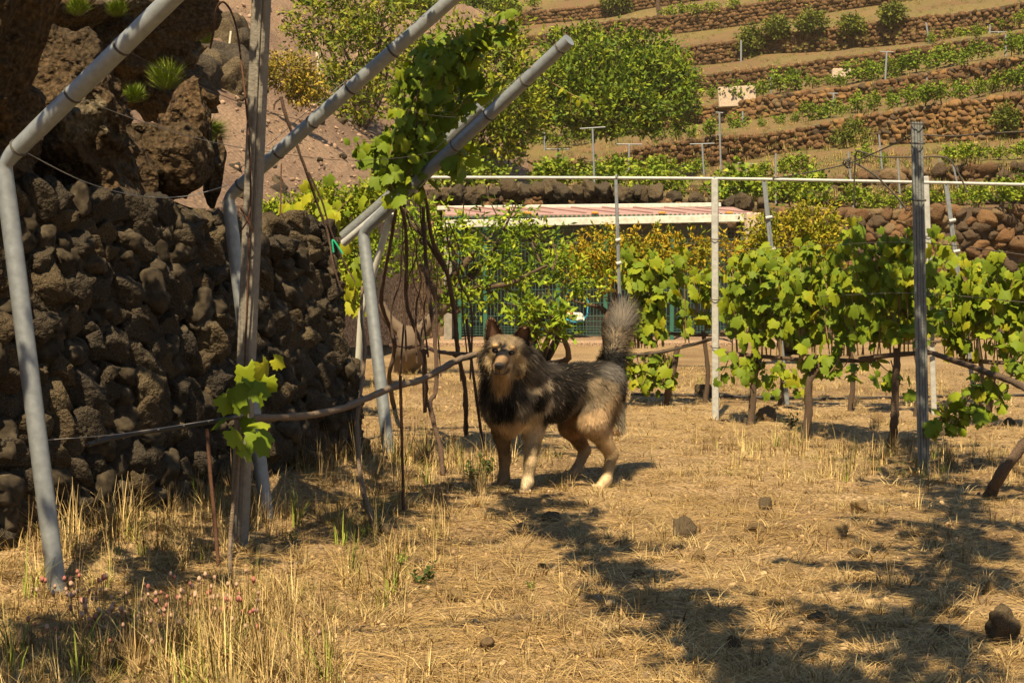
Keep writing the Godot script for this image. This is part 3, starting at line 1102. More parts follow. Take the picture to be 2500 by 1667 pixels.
func make_fruit_trees() -> void:
	var lime := [Color(0.125, 0.19, 0.014), Color(0.17, 0.24, 0.016), Color(0.09, 0.15, 0.014), Color(0.22, 0.27, 0.018)]
	var autumn := [Color(0.24, 0.20, 0.015), Color(0.30, 0.20, 0.015), Color(0.19, 0.19, 0.015), Color(0.13, 0.16, 0.014), Color(0.33, 0.24, 0.018)]
	var d := 15.8
	var foot := gp(995, 905)
	var root := thing("fruit_tree", "young fruit tree with bright green leaves and a short thick forked trunk", "tree", foot)
	var mb := MB.new()
	mb.tube(curve([foot + Vector3(0, -0.05, 0), pt(998, 860, d), pt(1004, 805, d)], 5), ramp(0.15, 0.12, 11), 12, Color.WHITE, 0.3, noise_b)
	limb(mb, [[1000, 840, d], [1045, 790, d], [1095, 735, d]], 0.09, 0.06)
	limb(mb, [[1003, 830, d], [950, 780, d], [930, 740, d]], 0.07, 0.04)
	part(root, "trunk", mb, mats.bark_pale)
	var br := MB.new()
	limb(br, [[1090, 740, d], [1100, 685, d], [1130, 650, d - 0.1], [1163, 614, d - 0.1]], 0.045, 0.03)
	limb(br, [[1095, 735, d], [1130, 705, d], [1200, 700, d - 0.2], [1250, 690, d - 0.3], [1290, 670, d - 0.3], [1336, 648, d - 0.4]], 0.035, 0.014)
	limb(br, [[1100, 700, d], [1140, 675, d], [1172, 635, d]], 0.02, 0.012)
	limb(br, [[1080, 745, d], [1050, 690, d], [1010, 610, d + 0.2], [1000, 560, d + 0.2]], 0.035, 0.01)
	limb(br, [[1130, 700, d], [1200, 620, d], [1230, 560, d], [1260, 500, d]], 0.025, 0.006)
	limb(br, [[1230, 560, d], [1210, 520, d], [1190, 480, d]], 0.01, 0.004)
	limb(br, [[1095, 738, d], [1120, 760, d], [1085, 755, d], [1070, 720, d]], 0.03, 0.012)
	for k in 26:
		var a := pt(rng.randf_range(1010, 1350), rng.randf_range(580, 720), d + jit(0.3))
		var q := a + Vector3(jit(0.35), rng.randf_range(0.0, 0.45), jit(0.3))
		br.tube([a, a.lerp(q, 0.5) + jit3(0.05), q], [0.012, 0.009, 0.004], 5)
	var blobs := [blob(1040, 560, d, 190, 130), blob(1010, 640, d + 0.3, 160, 110), blob(1190, 570, d, 200, 110), blob(1290, 650, d, 230, 90), blob(1180, 690, d - 0.2, 240, 100), blob(1310, 590, d + 0.2, 120, 80), blob(1380, 680, d, 180, 70), blob(1130, 750, d - 0.1, 140, 60), blob(1250, 530, d, 90, 50), blob(1080, 600, d - 0.2, 160, 120), blob(1450, 715, d + 0.1, 110, 50)]
	part(root, "branch", br, mats.bark)
	part(root, "crown", crown(blobs, 320, 13, 0.075, 0.024, lime, 0.15, br), mats.leaf)
	for k in 46:
		var f := ico(1)
		var b: Array = blobs[k % blobs.size()]
		var m := MB.new()
		m.put(f, Transform3D(Basis.from_scale(Vector3.ONE * rng.randf_range(0.016, 0.022)), b[0] + unit3() * (b[1] as Vector3) * 0.9))
		part(root, "fruit", m, mats.lime_fruit)
	d = 17.2
	var foot2 := gp(1490, 880)
	var r2 := thing("fruit_tree", "fruit tree with orange and yellow tinted leaves before the kennel mesh", "tree", foot2)
	var w2 := MB.new()
	w2.tube(curve([foot2, pt(1478, 800, d), pt(1500, 740, d), pt(1520, 660, d)], 5), ramp(0.05, 0.03, 16), 8)
	limb(w2, [[1488, 770, d], [1465, 750, d], [1440, 745, d - 0.1], [1400, 735, d - 0.2]], 0.035, 0.012)
	part(r2, "trunk", w2, mats.bark)
	part(r2, "crown", crown([blob(1490, 618, d, 170, 100), blob(1560, 612, d, 180, 100), blob(1660, 620, d, 190, 90), blob(1440, 665, d, 150, 110), blob(1560, 670, d, 240, 100), blob(1750, 622, d, 160, 80), blob(1420, 625, d - 0.2, 100, 80)], 520, 12, 0.06, 0.022, autumn, 0.2, w2), mats.leaf)
	var foot3 := gp(1930, 860)
	shrub("fruit_tree", "rounded yellow-green fruit tree in front of the boulder wall", "tree", foot3, [blob(1920, 590, 18.0, 200, 130), blob(1980, 560, 18.2, 150, 110), blob(1880, 630, 18.0, 150, 120), blob(2000, 620, 18.0, 130, 100)], 620, 12, 0.06, 0.023, [Color(0.22, 0.21, 0.015), Color(0.16, 0.18, 0.014), Color(0.28, 0.23, 0.016)], 6)
	var foot4 := gp(1320, 900)
	shrub("leafy_sapling", "low leafy sapling with broad bright leaves behind the dog's head", "sapling", foot4, [blob(1345, 790, 15.0, 90, 80), blob(1300, 770, 15.0, 70, 60)], 60, 9, 0.10, 0.035, lime, 6)

# ---------------------------------------------------------------- pergola pipes, posts and wires
func ring(mb: MB, c: Vector3, axis: Vector3, r: float, thick: float) -> void:
	var s := axis.cross(Vector3(0.3, 0.2, 0.9)).normalized()
	var u := axis.cross(s).normalized()
	for turn in 2:
		var l := []
		for k in 13:
			var a := TAU * k / 12.0
			l.append(c + (s * cos(a) + u * sin(a)) * r + axis * (turn * thick * 2.2 + 0.006 * sin(a)))
		var rr := []
		for k in 13: rr.append(thick)
		mb.tube(l, rr, 4)

func bent_pipe(label: String, foot: Vector3, bend: Vector3, tip: Vector3, r: float, wraps: Array) -> Array:
	var root := thing("bent_pipe", label, "pipe post", foot, "bent pergola pipes along the wall")
	var mb := MB.new()
	var line := []
	var rad := []
	for k in 12:
		line.append((foot + Vector3(0, -0.08, 0)).lerp(bend, k / 12.0 * 0.97))
		rad.append(r)
	# the crimped elbow
	var e1 := foot.lerp(bend, 0.985)
	var e3 := bend.lerp(tip, 0.03)
	line.append_array([e1, e1.lerp(e3, 0.5) + (bend - e1.lerp(e3, 0.5)) * 0.45, e3])
	rad.append_array([r * 0.93, r * 0.82, r * 0.92])
	for k in range(1, 13):
		line.append(bend.lerp(tip, 0.03 + 0.97 * k / 12.0))
		rad.append(r)
	mb.tube(line, rad, 18)
	part(root, "pipe", mb, mats.galvanised)
	var axis := (tip - bend).normalized()
	var spots := []
	for w in wraps:
		var c: Vector3 = bend.lerp(tip, w)
		var rg := MB.new()
		ring(rg, c, (axis + Vector3(0.12, 0.1, 0)).normalized(), r * 1.03, 0.0022)
		part(root, "wire_wrap", rg, mats.wire_dark)
		spots.append(c)
	return spots

func wire(label: String, pts: Array, r := 0.0014, m := "wire", group := "pergola wires", called := "wire") -> void:
	var line := curve(pts, 8)
	var mb := MB.new()
	mb.tube(line, ramp(r, r, line.size()), 5)
	single(called, mb, mats[m], label, "wire" if called == "wire" else called.replace("_", " "), pts[0], group)

func sag(a: Vector3, b: Vector3, s: float) -> Array:
	return [a, a.lerp(b, 0.25) - Vector3(0, s * 0.75, 0), a.lerp(b, 0.5) - Vector3(0, s, 0), a.lerp(b, 0.75) - Vector3(0, s * 0.75, 0), b]

func make_pergola() -> void:
	var fa := gp(146, 1455)
	var wa := bent_pipe("thick bent galvanised pipe at the near end of the lava wall", fa, pt(6, 398, 5.46), pt(940, -515, 4.9), 0.031, [0.045, 0.2, 0.335])
	var fc := gp(656, 1268)
	var wc := bent_pipe("bent galvanised pipe partly hidden by the square grey post", fc, pt(556, 480, 7.05), pt(1400, -265, 6.5), 0.0295, [0.04, 0.155, 0.26, 0.375, 0.5])
	var fd := gp(953, 1134)
	var wd := bent_pipe("bent galvanised pipe with a free upper end above the dog", fd, pt(886, 566, 8.85), pt(1390, 97, 8.1), 0.033, [0.16, 0.47, 0.63, 0.8, 0.96])
	# the pair of pipes behind, at the end of the wall
	var root := thing("leaning_pipe", "dark grey pipe running up behind the bent pipe above the dog", "pipe", pt(838, 578, 9.8))
	var mb := MB.new()
	mb.tube(curve([pt(838, 578, 9.8), pt(960, 470, 9.7), pt(1175, 262, 9.5)], 6), ramp(0.034, 0.034, 13), 14)
	part(root, "pipe", mb, mats.post_dark)
	var rg := MB.new()
	ring(rg, pt(1075, 360, 9.6), Vector3(0.7, 0.7, 0), 0.036, 0.002)
	part(root, "wire_wrap", rg, mats.wire_dark)
	var m2 := MB.new()
	m2.tube(curve([pt(838, 594, 9.6), pt(905, 536, 9.5), pt(972, 474, 9.4)], 5), ramp(0.022, 0.016, 11), 12)
	single("pale_pipe", m2, mats.zinc_pale, "pale sunlit pipe lying along the dark grey pipe", "pipe", pt(838, 594, 9.6))
	var m3 := MB.new()
	var f3 := on_ground(pt(862, 860, 9.9))
	m3.tube([f3, pt(882, 765, 9.8), pt(955, 520, 9.5)], [0.022, 0.021, 0.02], 12)
	single("prop_pole", m3, mats.white_paint, "white prop pole leaning under the pipes by the wall corner", "pole", f3)
	# square post with the rusty rods
	var fb := gp(580, 1344)
	var rb := thing("square_post", "tall square grey post with rusty rods tied to it", "post", fb)
	var mp := MB.new()
	mp.post(fb + Vector3(0, -0.05, 0), pt(640, -60, 6.15), 0.062, 0.05, 0.006, 0.35)
	part(rb, "shaft", mp, mats.post_grey)
	var groove := MB.new()
	groove.post(fb + Vector3(-0.008, 0, 0.034), pt(638, -55, 6.115), 0.012, 0.008, 0.002, 0.35)
	part(rb, "ridge", groove, mats.post_grey)
	var rod := curve(at_px([[512, 118, 6.5], [520, 80, 6.45], [527, 25, 6.4], [541, 4, 6.38], [562, 25, 6.35], [578, 75, 6.3], [588, 150, 6.25], [598, 235, 6.18], [606, 330, 6.13], [611, 450, 6.12], [608, 600, 6.13], [600, 800, 6.16], [594, 960, 6.2], [590, 1100, 6.22]]), 6)
	var mr := MB.new()
	mr.tube(rod, ramp(0.0045, 0.0035, rod.size()), 6)
	single("hooked_rod", mr, mats.rust, "thin rusty rod bent into a hoop and tied down the square post", "rod", rod[-1])
	var tw := MB.new()
	tw.tube(curve(at_px([[585, 505, 6.12], [600, 530, 6.09], [618, 566, 6.1]]), 4), ramp(0.004, 0.003, 9), 5)
	tw.tube(curve(at_px([[612, 500, 6.1], [604, 535, 6.09], [590, 560, 6.11]]), 4), ramp(0.004, 0.003, 9), 5)
	part(rb, "tie", tw, mats.rust)
	# wires from arm to arm
	wire("thin sagging wire strung from the nearest bent pipe to the crimped elbow behind", sag(wa[0], pt(556, 452, 7.02), 0.10), 0.0016, "wire")
	wire("thin wire across the crag between two bent pipes", sag(wa[1], wc[1], 0.03), 0.0015)
	wire("upper wire across the rubble slope between two bent pipes", sag(wa[2], wc[2], 0.03), 0.0013, "wire_dark")
	wire("wire from the middle pipe across the bare slope to the free-ended pipe", sag(wc[1], wd[1], 0.05), 0.0013, "wire_dark")
	wire("wire from the middle pipe into the hanging grape leaves", sag(wc[3], wd[2], 0.05), 0.0013, "wire_dark")
	wire("wire from the top of the free-ended pipe up out of the leaves", sag(wd[4], pt(1040, -60, 7.0), 0.03), 0.0013, "wire_dark")
	wire("wire along the middle bent pipe", [wc[0] + Vector3(-0.03, 0.05, 0), wc[1] + Vector3(-0.03, 0.04, 0), wc[2] + Vector3(-0.02, 0.045, 0), wc[3] + Vector3(-0.02, 0.03, 0)], 0.0015)
	wire("wire along the free-ended bent pipe", [wd[0] + Vector3(-0.04, 0.06, 0), wd[1] + Vector3(-0.03, 0.05, 0), wd[2] + Vector3(-0.02, 0.045, 0), wd[3] + Vector3(-0.01, 0.04, 0)], 0.0015)
	# rusty reinforcing rods and dead canes
	for e in [[[[505, 1048, 6.0], [512, 1150, 5.95], [524, 1280, 5.9], [536, 1425, 5.83]], "rusty ribbed rod standing in the grass beside the square post", 0.0075], [[[977, 917, 7.2], [981, 1080, 7.2], [985, 1256, 7.16]], "rusty rod upright in the grass left of the dog", 0.007], [[[1139, 779, 9.7], [1148, 856, 9.7], [1163, 970, 9.6], [1179, 1090, 9.62]], "leaning rusty rod just behind the dog's shoulder", 0.009], [[[1033, 845, 10.4], [1034, 920, 10.4], [1036, 1006, 10.5]], "short rusty rod among the wavy canes", 0.009], [[[686, 400, 8.6], [684, 520, 8.5], [676, 680, 8.3], [667, 830, 8.1]], "thin dark rod hanging against the lava wall", 0.004]]:
		var l := curve(at_px(e[0]), 5)
		var m := MB.new()
		m.tube(l, ramp(e[2], e[2], l.size()), 7, Color.WHITE, 0.25, noise_b)
		single("rusty_rod", m, mats.rust, e[1], "rod", l[-1])
	for e in [[[[684, 236, 8.2], [700, 290, 8.2], [722, 350, 8.25], [748, 420, 8.3], [775, 500, 8.4], [800, 570, 8.45], [812, 640, 8.4], [830, 700, 8.4]], "long dark dead cane climbing from the wall past the middle pipe", 0.009], [[[752, 420, 8.35], [785, 490, 8.4], [806, 560, 8.45], [840, 640, 8.5], [868, 690, 8.5]], "second dead cane leaning on the wall corner", 0.006], [[[690, 236, 8.2], [672, 250, 8.2], [668, 268, 8.2]], "short broken cane tip above the bare slope", 0.006], [[[725, 345, 7.9], [705, 360, 7.8], [684, 372, 7.75], [665, 392, 7.8]], "dark twig caught on the middle bent pipe", 0.007]]:
		var l := curve(at_px(e[0]), 5)
		var m := MB.new()
		m.tube(l, ramp(e[2], e[2] * 0.6, l.size()), 6, Color.WHITE, 0.5, noise_b)
		single("dead_cane", m, mats.bark_dark, e[1], "cane", l[-1])
	var gc := MB.new()
	gc.tube(curve(at_px([[814, 616, 8.3], [811, 588, 8.3], [818, 592, 8.3], [836, 620, 8.3]]), 4), ramp(0.005, 0.005, 13), 6)
	single("green_cord", gc, mats.green_cord, "bright green cord looped at the top corner of the lava wall", "cord", pt(814, 616, 8.3))
	# the low line: wire, black hose and the grey cane along it
	wire("taut low wire from the nearest bent pipe to the black hose", [pt(75, 1076, 5.45), pt(140, 1072, 5.5), pt(300, 1058, 5.7), pt(520, 1025, 6.0)], 0.0015)
	var hl := curve(at_px([[212, 1086, 5.6], [260, 1072, 5.68], [330, 1058, 5.78], [420, 1045, 5.9], [510, 1030, 6.05], [600, 1014, 6.2]]), 6)
	var rh := thing("irrigation_hose", "black irrigation hose with white print along the low wire", "hose", hl[0])
	var hm := MB.new()
	hm.tube(hl, ramp(0.0085, 0.0085, hl.size()), 10)
	part(rh, "tube", hm, mats.hose)
	for k in 7:
		var pm := MB.new()
		var c: Vector3 = lerp_line(hl, 0.52 + k * 0.045) + Vector3(0, 0.003, 0.0084)
		pm.box(Transform3D(Basis.from_euler(Vector3(0, 0.4, 0.11)), c), Vector3(0.004 + 0.014 * float(k % 3 == 0), 0.0035, 0.0016))
		part(rh, "print", pm, mats.print)
	var spur := MB.new()
	spur.tube(at_px([[236, 1078, 5.63], [234, 1062, 5.63], [238, 1048, 5.63]]), [0.006, 0.005, 0.003], 6)
	part(rh, "emitter", spur, mats.hose)
	var cl := curve(at_px([[590, 1020, 6.2], [650, 1020, 6.35], [740, 1015, 6.5], [830, 998, 6.75], [900, 970, 7.0], [960, 945, 7.25], [1020, 930, 7.45], [1070, 905, 7.6], [1120, 878, 7.8], [1162, 865, 7.95]]), 6)
	var cm := MB.new()
	cm.tube(cl, ramp(0.014, 0.0155, cl.size()), 9, Color.WHITE, 0.45, noise_b)
	single("vine_cordon", cm, mats.bark_pale, "long grey bowed vine arm running from the post to behind the dog", "vine arm", cl[0])

# ---------------------------------------------------------------- vines
func hold(p: Vector3, list: Array) -> Array:
	var out := [p]
	out.append_array(at_px(list))
	return out

func make_left_vines() -> void:
	# the vine that climbs over the free-ended pipe
	var trunk := hold(gp(1081, 1163), [[1075, 1097, 8.5], [1056, 1020, 8.6], [1049, 982, 8.65], [1064, 955, 8.7], [1065, 883, 8.75], [1058, 798, 8.8], [1045, 714, 8.8], [1039, 615, 8.8], [1032, 505, 8.75]])
	var root := thing("grape_vine", "old vine with wavy bare canes and a dark leafy top over the free-ended pipe", "vine", trunk[0])
	var canes := [
		[trunk, 0.019, 0.013],
		[hold(gp(962, 1000), [[951, 921, 10.6], [961, 864, 10.4], [959, 818, 10.3], [932, 745, 10.1], [938, 672, 9.9], [952, 600, 9.7], [962, 540, 9.5], [968, 500, 9.3]]), 0.022, 0.013],
		[at_px([[1037, 1005, 10.2], [1040, 960, 10.1], [1037, 883, 10.0], [1028, 837, 10.0], [1008, 791, 9.9], [991, 730, 9.8], [993, 626, 9.6], [986, 530, 9.3], [965, 480, 9.0], [950, 420, 8.9], [958, 370, 8.9], [1000, 280, 8.8]]), 0.019, 0.011],
		[hold(gp(1138, 1060), [[1137, 1000, 9.6], [1133, 932, 9.5], [1118, 863, 9.4], [1112, 791, 9.3], [1102, 722, 9.2], [1087, 653, 9.1], [1060, 600, 9.0], [1050, 560, 8.9], [1042, 500, 8.8], [1030, 455, 8.7]]), 0.021, 0.012],
		[at_px([[1087, 660, 9.1], [1050, 600, 9.05], [1030, 575, 9.0], [1000, 540, 9.0], [985, 500, 9.0]]), 0.016, 0.009],
		[at_px([[950, 845, 10.4], [970, 842, 10.4], [999, 848, 10.3], [1030, 841, 10.1], [1060, 856, 9.8], [1099, 862, 9.5], [1150, 864, 9.0]]), 0.017, 0.014],
		[at_px([[1015, 190, 8.6], [1018, 300, 8.6], [1020, 400, 8.7], [1026, 520, 8.8], [1034, 590, 8.8], [1036, 640, 8.8]]), 0.006, 0.006],
	]
	for k in 11:
		var x0 := rng.randf_range(945, 1150)
		var x1 := lerpf(x0, 1030.0, 0.5)
		var dd := rng.randf_range(9.2, 10.6)
		var ln := [[x0, rng.randf_range(820, 960), dd]]
		for j in 4:
			ln.append([lerpf(x0, x1, (j + 1) / 5.0) + jit(16), lerpf(830, 470, (j + 1) / 5.0), dd - 0.1 * j])
		canes.append([at_px(ln), rng.randf_range(0.006, 0.011), 0.004])
	for c in canes:
		var line := curve(c[0], 6)
		var mb := MB.new()
		mb.tube(line, ramp(c[1] * 0.7, c[2] * 0.75, line.size()), 9, Color.WHITE, 0.6, noise_b)
		part(root, "cane", mb, mats.bark_dark)
	for e in [[1034, 590, 8.8], [1036, 858, 10.0], [1113, 866, 9.4], [962, 846, 10.4]]:
		var kn := MB.new()
		kn.put(rock_shape(1, 77), Transform3D(Basis.from_scale(Vector3(0.03, 0.024, 0.03)), pt(e[0], e[1], e[2])))
		part(root, "knot", kn, mats.bark_dark)
	var shoots := []
	var d := 8.75
	for e in [[[960, 460], [950, 400], [990, 300], [1030, 200], [1060, 140]], [[980, 440], [1010, 350], [1060, 260], [1090, 160], [1150, 95]], [[1000, 300], [1050, 200], [1120, 140], [1200, 90], [1262, 45]], [[960, 450], [920, 410], [890, 380], [868, 345]], [[960, 430], [940, 380], [915, 345], [880, 340]], [[1010, 380], [1000, 300], [985, 220], [990, 170]], [[1040, 440], [1030, 380], [1010, 320], [1000, 260]], [[1070, 260], [1100, 230], [1150, 190], [1190, 150]], [[1090, 300], [1120, 260], [1160, 230], [1200, 215]], [[1020, 420], [1050, 350], [1090, 300], [1130, 270]], [[980, 450], [970, 390], [965, 330], [975, 280]], [[1100, 160], [1130, 130], [1180, 80], [1215, 60]], [[1000, 460], [1010, 420], [1020, 380], [1050, 330]], [[1000, 200], [1020, 150], [1040, 110], [1060, 90]], [[950, 430], [960, 350], [1000, 300], [1030, 240]], [[940, 440], [930, 400], [905, 370], [885, 360]], [[1050, 400], [1080, 370], [1110, 360], [1145, 330]], [[1110, 420], [1100, 400], [1120, 370], [1160, 355]], [[1000, 250], [1040, 190], [1080, 170], [1110, 180]], [[1050, 160], [1100, 110], [1170, 75], [1240, 55]], [[1080, 190], [1140, 130], [1190, 95], [1255, 60]], [[1040, 230], [1090, 200], [1130, 170], [1165, 160]], [[1000, 150], [1020, 120], [1050, 95], [1080, 80]]]:
		var l := []
		var dd := d + jit(0.25)
		for q in e: l.append(pt(q[0] + jit(8), q[1] + jit(8), dd))
		shoots.append(l)
	clothe(root, shoots, 0.095, 0.0165, 300, 0.0, 0.0)
	# a bright tip that hangs free
	var r3 := thing("vine_shoot", "bright young vine tip with curling tendrils dangling from the pergola", "vine", pt(1290, 160, 8.2))
	clothe(r3, [at_px([[1290, 160, 8.2], [1330, 190, 8.2], [1370, 215, 8.2], [1405, 235, 8.15], [1450, 255, 8.15]])], 0.05, 0.035, 40, 0.35, 0.55)
	var td := MB.new()
	for e in [[[1395, 232], [1392, 260], [1400, 280], [1412, 275]], [[1440, 250], [1455, 268], [1462, 282], [1452, 280]], [[1420, 245], [1412, 262], [1420, 272]]]:
		var l := []
		for q in e: l.append(pt(q[0], q[1], 8.15))
		td.tube(curve(l, 5), ramp(0.0018, 0.001, (l.size() - 1) * 5 + 1), 4)
	part(r3, "tendrils", td, mats.cane, "stuff")
	# young vine at the square post
	var base := gp(562, 1425)
	var r2 := thing("grape_vine", "young vine with a tuft of broad bright leaves on the square post", "vine", base)
	var st := MB.new()
	var line := curve(hold(base, [[560, 1340, 6.0], [566, 1260, 6.05], [575, 1180, 6.08], [580, 1110, 6.08], [585, 1020, 6.1]]), 5)
	st.tube(line, ramp(0.009, 0.006, line.size()), 8, Color.WHITE, 0.5, noise_b)
	part(r2, "trunk", st, mats.bark_pale)
	var n := 0
	for e in [[600, 925, 0.105, 1], [640, 915, 0.10, 3], [570, 975, 0.10, 0], [615, 975, 0.085, 2], [560, 1000, 0.09, 1], [650, 950, 0.09, 1], [595, 950, 0.09, 0], [565, 1080, 0.10, 1], [625, 1085, 0.115, 0], [590, 1110, 0.10, 1], [545, 1050, 0.08, 0], [640, 1060, 0.085, 1], [605, 1050, 0.08, 2], [670, 905, 0.06, 3], [585, 1000, 0.09, 2], [630, 990, 0.08, 0]]:
		var t := leaf_spot(pt(e[0], e[1] - 28, 6.05 - 0.02 * (n % 4)), e[2] * 1.08, Vector3(0, 0, 1.6))
		piece(r2, "leaf", leaf_meshes[n % 5], mats["vine_leaf_%d" % e[3]], t)
		n += 1
	# slender trunk at the wall foot
	var b4 := gp(922, 1306)
	var l4 := curve(hold(b4, [[905, 1260, 6.75], [890, 1212, 6.8], [878, 1150, 6.85], [871, 1043, 6.95], [877, 978, 7.0], [890, 863, 7.1], [882, 770, 7.15], [884, 700, 7.2]]), 6)
	var r4 := thing("grape_vine", "slender leafless vine trunk rising from a dark stone below the wall corner", "vine", b4)
	var m4 := MB.new()
	m4.tube(l4, ramp(0.014, 0.006, l4.size()), 8, Color.WHITE, 0.55, noise_b)
	part(r4, "trunk", m4, mats.bark_pale)
	# big bright leaves behind the wall end
	var r5 := thing("grape_vine", "vine with large yellow-green leaves glowing behind the wall end", "vine", on_ground(pt(800, 700, 11.0)))
	var s5 := []
	for e in [[[730, 560], [760, 500], [790, 450]], [[800, 570], [820, 520], [860, 480]], [[860, 600], [880, 560], [900, 520]], [[770, 560], [790, 520], [830, 500]], [[720, 540], [740, 490], [770, 450]], [[860, 760], [870, 690], [875, 620]], [[700, 545], [690, 520], [720, 480]]]:
		var l := []
		var dd := 10.9 + jit(0.3)
		for q in e: l.append(pt(q[0], q[1], dd))
		s5.append(l)
	var m5 := MB.new()
	m5.tube(curve([r5.position, pt(800, 620, 11), pt(790, 560, 10.9)], 4), ramp(0.02, 0.012, 9), 8)
	part(r5, "trunk", m5, mats.bark)
	clothe(r5, s5, 0.125, 0.028, 120, 0.5, 0.0)

func make_vine_rows() -> void:
	var z := 0.16
	# front row
	vine("sunlit vine between two galvanised posts, bright leaves down to knee height", hold(gp(1628, 990), [[1634, 945, 12.2], [1648, 890, 12.2], [1655, 845, 12.2]]), at_px([[1545, 868, 12.3], [1600, 862, 12.2], [1655, 850, 12.2], [1740, 828, 12.0]]),
		fan(at_px([[1540, 850, 12.3], [1600, 850, 12.2], [1700, 835, 12.1]]), 19, 0.70, Vector3(0.1, 0, z)) + fan(at_px([[1530, 860, 12.2], [1650, 860, 12.2]]), 16, -0.26, Vector3(0.1, 0, z)), 0.10, 0.036, 170, 0.15)
	vine("vine with a twisted trunk just right of the tall galvanised post", hold(gp(1832, 1040), [[1838, 990, 10.8], [1842, 925, 10.8], [1856, 872, 10.8]]), at_px([[1770, 862, 11.0], [1856, 870, 10.8], [1960, 878, 10.5]]),
		fan(at_px([[1785, 860, 11.0], [1850, 865, 10.8], [1910, 870, 10.6]]), 16, 0.68, Vector3(0.1, 0, z)) + fan(at_px([[1780, 860, 10.9], [1860, 870, 10.8]]), 9, -0.16, Vector3(0.1, 0, z)), 0.098, 0.035, 160, 0.0)
	vine("vine with a strongly bowed dark trunk in the front row", hold(gp(1962, 1076), [[1975, 1010, 10.0], [1974, 950, 10.0], [1985, 915, 10.0], [2008, 890, 10.0], [2022, 872, 10.0]]), at_px([[2005, 885, 10.0], [2060, 880, 9.9], [2140, 884, 9.7]]),
		fan(at_px([[1950, 870, 10.1], [2020, 865, 10.0], [2080, 870, 9.8]]), 18, 0.74, Vector3(0.1, 0, z)) + fan(at_px([[1950, 870, 10.1], [2080, 870, 9.8]]), 8, -0.12, Vector3(0.1, 0, z)), 0.098, 0.036, 170, 0.08)
	vine("dark shaded vine with a straight thin trunk beside the near grooved post", hold(gp(2176, 1100), [[2184, 1040, 9.5], [2186, 980, 9.5], [2190, 900, 9.5], [2192, 850, 9.5]]), at_px([[2100, 878, 9.7], [2190, 866, 9.5], [2290, 862, 9.3]]),
		fan(at_px([[2090, 868, 9.7], [2190, 860, 9.5], [2270, 860, 9.3]]), 19, 0.64, Vector3(0.12, 0, z)) + fan(at_px([[2110, 870, 9.7], [2180, 880, 9.5]]), 4, -0.14, Vector3(0.1, 0, 0.1)), 0.098, 0.036, 170, 0.08)
	# at the right edge
	vine("vine beyond the near grooved post, leaves up to its middle", hold(gp(2412, 1042), [[2416, 1000, 10.7], [2424, 940, 10.6], [2430, 890, 10.5]]), at_px([[2330, 880, 10.7], [2430, 885, 10.5], [2540, 890, 10.3]]),
		fan(at_px([[2300, 880, 10.7], [2420, 885, 10.5], [2560, 880, 10.3]]), 24, 0.68, Vector3(0.14, 0, z)), 0.10, 0.038, 170, 0.08)
	vine("leaning dark vine trunk with a low spray of shaded leaves", hold(gp(2416, 1216), [[2450, 1150, 7.6], [2500, 1088, 7.6], [2560, 1020, 7.6]]), at_px([[2560, 1010, 7.6], [2500, 945, 8.2], [2400, 905, 8.6], [2300, 870, 8.9], [2262, 858, 9.0]]),
		[at_px([[2400, 905, 8.6], [2405, 960, 8.5], [2390, 1000, 8.5], [2350, 1040, 8.5]]), at_px([[2390, 910, 8.6], [2370, 970, 8.5], [2330, 1010, 8.5], [2285, 1035, 8.5]]), at_px([[2420, 920, 8.6], [2440, 960, 8.5], [2430, 1000, 8.5]]), at_px([[2340, 960, 8.6], [2310, 1000, 8.5], [2290, 1055, 8.5]]), at_px([[2380, 930, 8.6], [2350, 1000, 8.5], [2330, 1050, 8.5]]), at_px([[2460, 930, 8.5], [2500, 880, 8.5], [2530, 830, 8.5]]), at_px([[2440, 920, 8.5], [2490, 860, 8.5], [2500, 800, 8.5]])], 0.09, 0.022, 120, 0.08, 0.03)
	# the row behind
	var second := [[1722, 985, "back-row vine glimpsed behind the tall galvanised post"], [1905, 990, "back-row vine with a low bright shoot near the ground"], [2076, 1004, "back-row vine with a slim straight trunk behind the bowed one"], [2236, 1018, "back-row vine behind the near grooved post"], [2390, 1000, "back-row vine under the leaning pipe at the far side"]]
	for e in second:
		var f := gp(e[0], e[1])
		var d: float = -f.z
		var shoots := fan([f + Vector3(-0.42, 0.55, 0), f + Vector3(0.42, 0.55, 0)], 11, 0.55, Vector3(0.14, 0, 0.18))
		if e[0] == 1905:
			shoots += [at_px([[1900, 880, d], [1925, 910, d - 0.4], [1945, 945, d - 0.4]]), at_px([[1905, 890, d], [1890, 930, d - 0.4], [1872, 965, d - 0.4]]), at_px([[1930, 900, d - 0.4], [1960, 940, d - 0.4], [1965, 985, d - 0.4]])]
		vine(e[2], [f, f + Vector3(0.02, 0.25, 0), f + Vector3(-0.02, 0.55, 0)], [f + Vector3(-0.45, 0.55, 0), f + Vector3(0, 0.52, 0), f + Vector3(0.45, 0.55, 0)], shoots, 0.10, 0.042, 60, 0.2, 0.02)

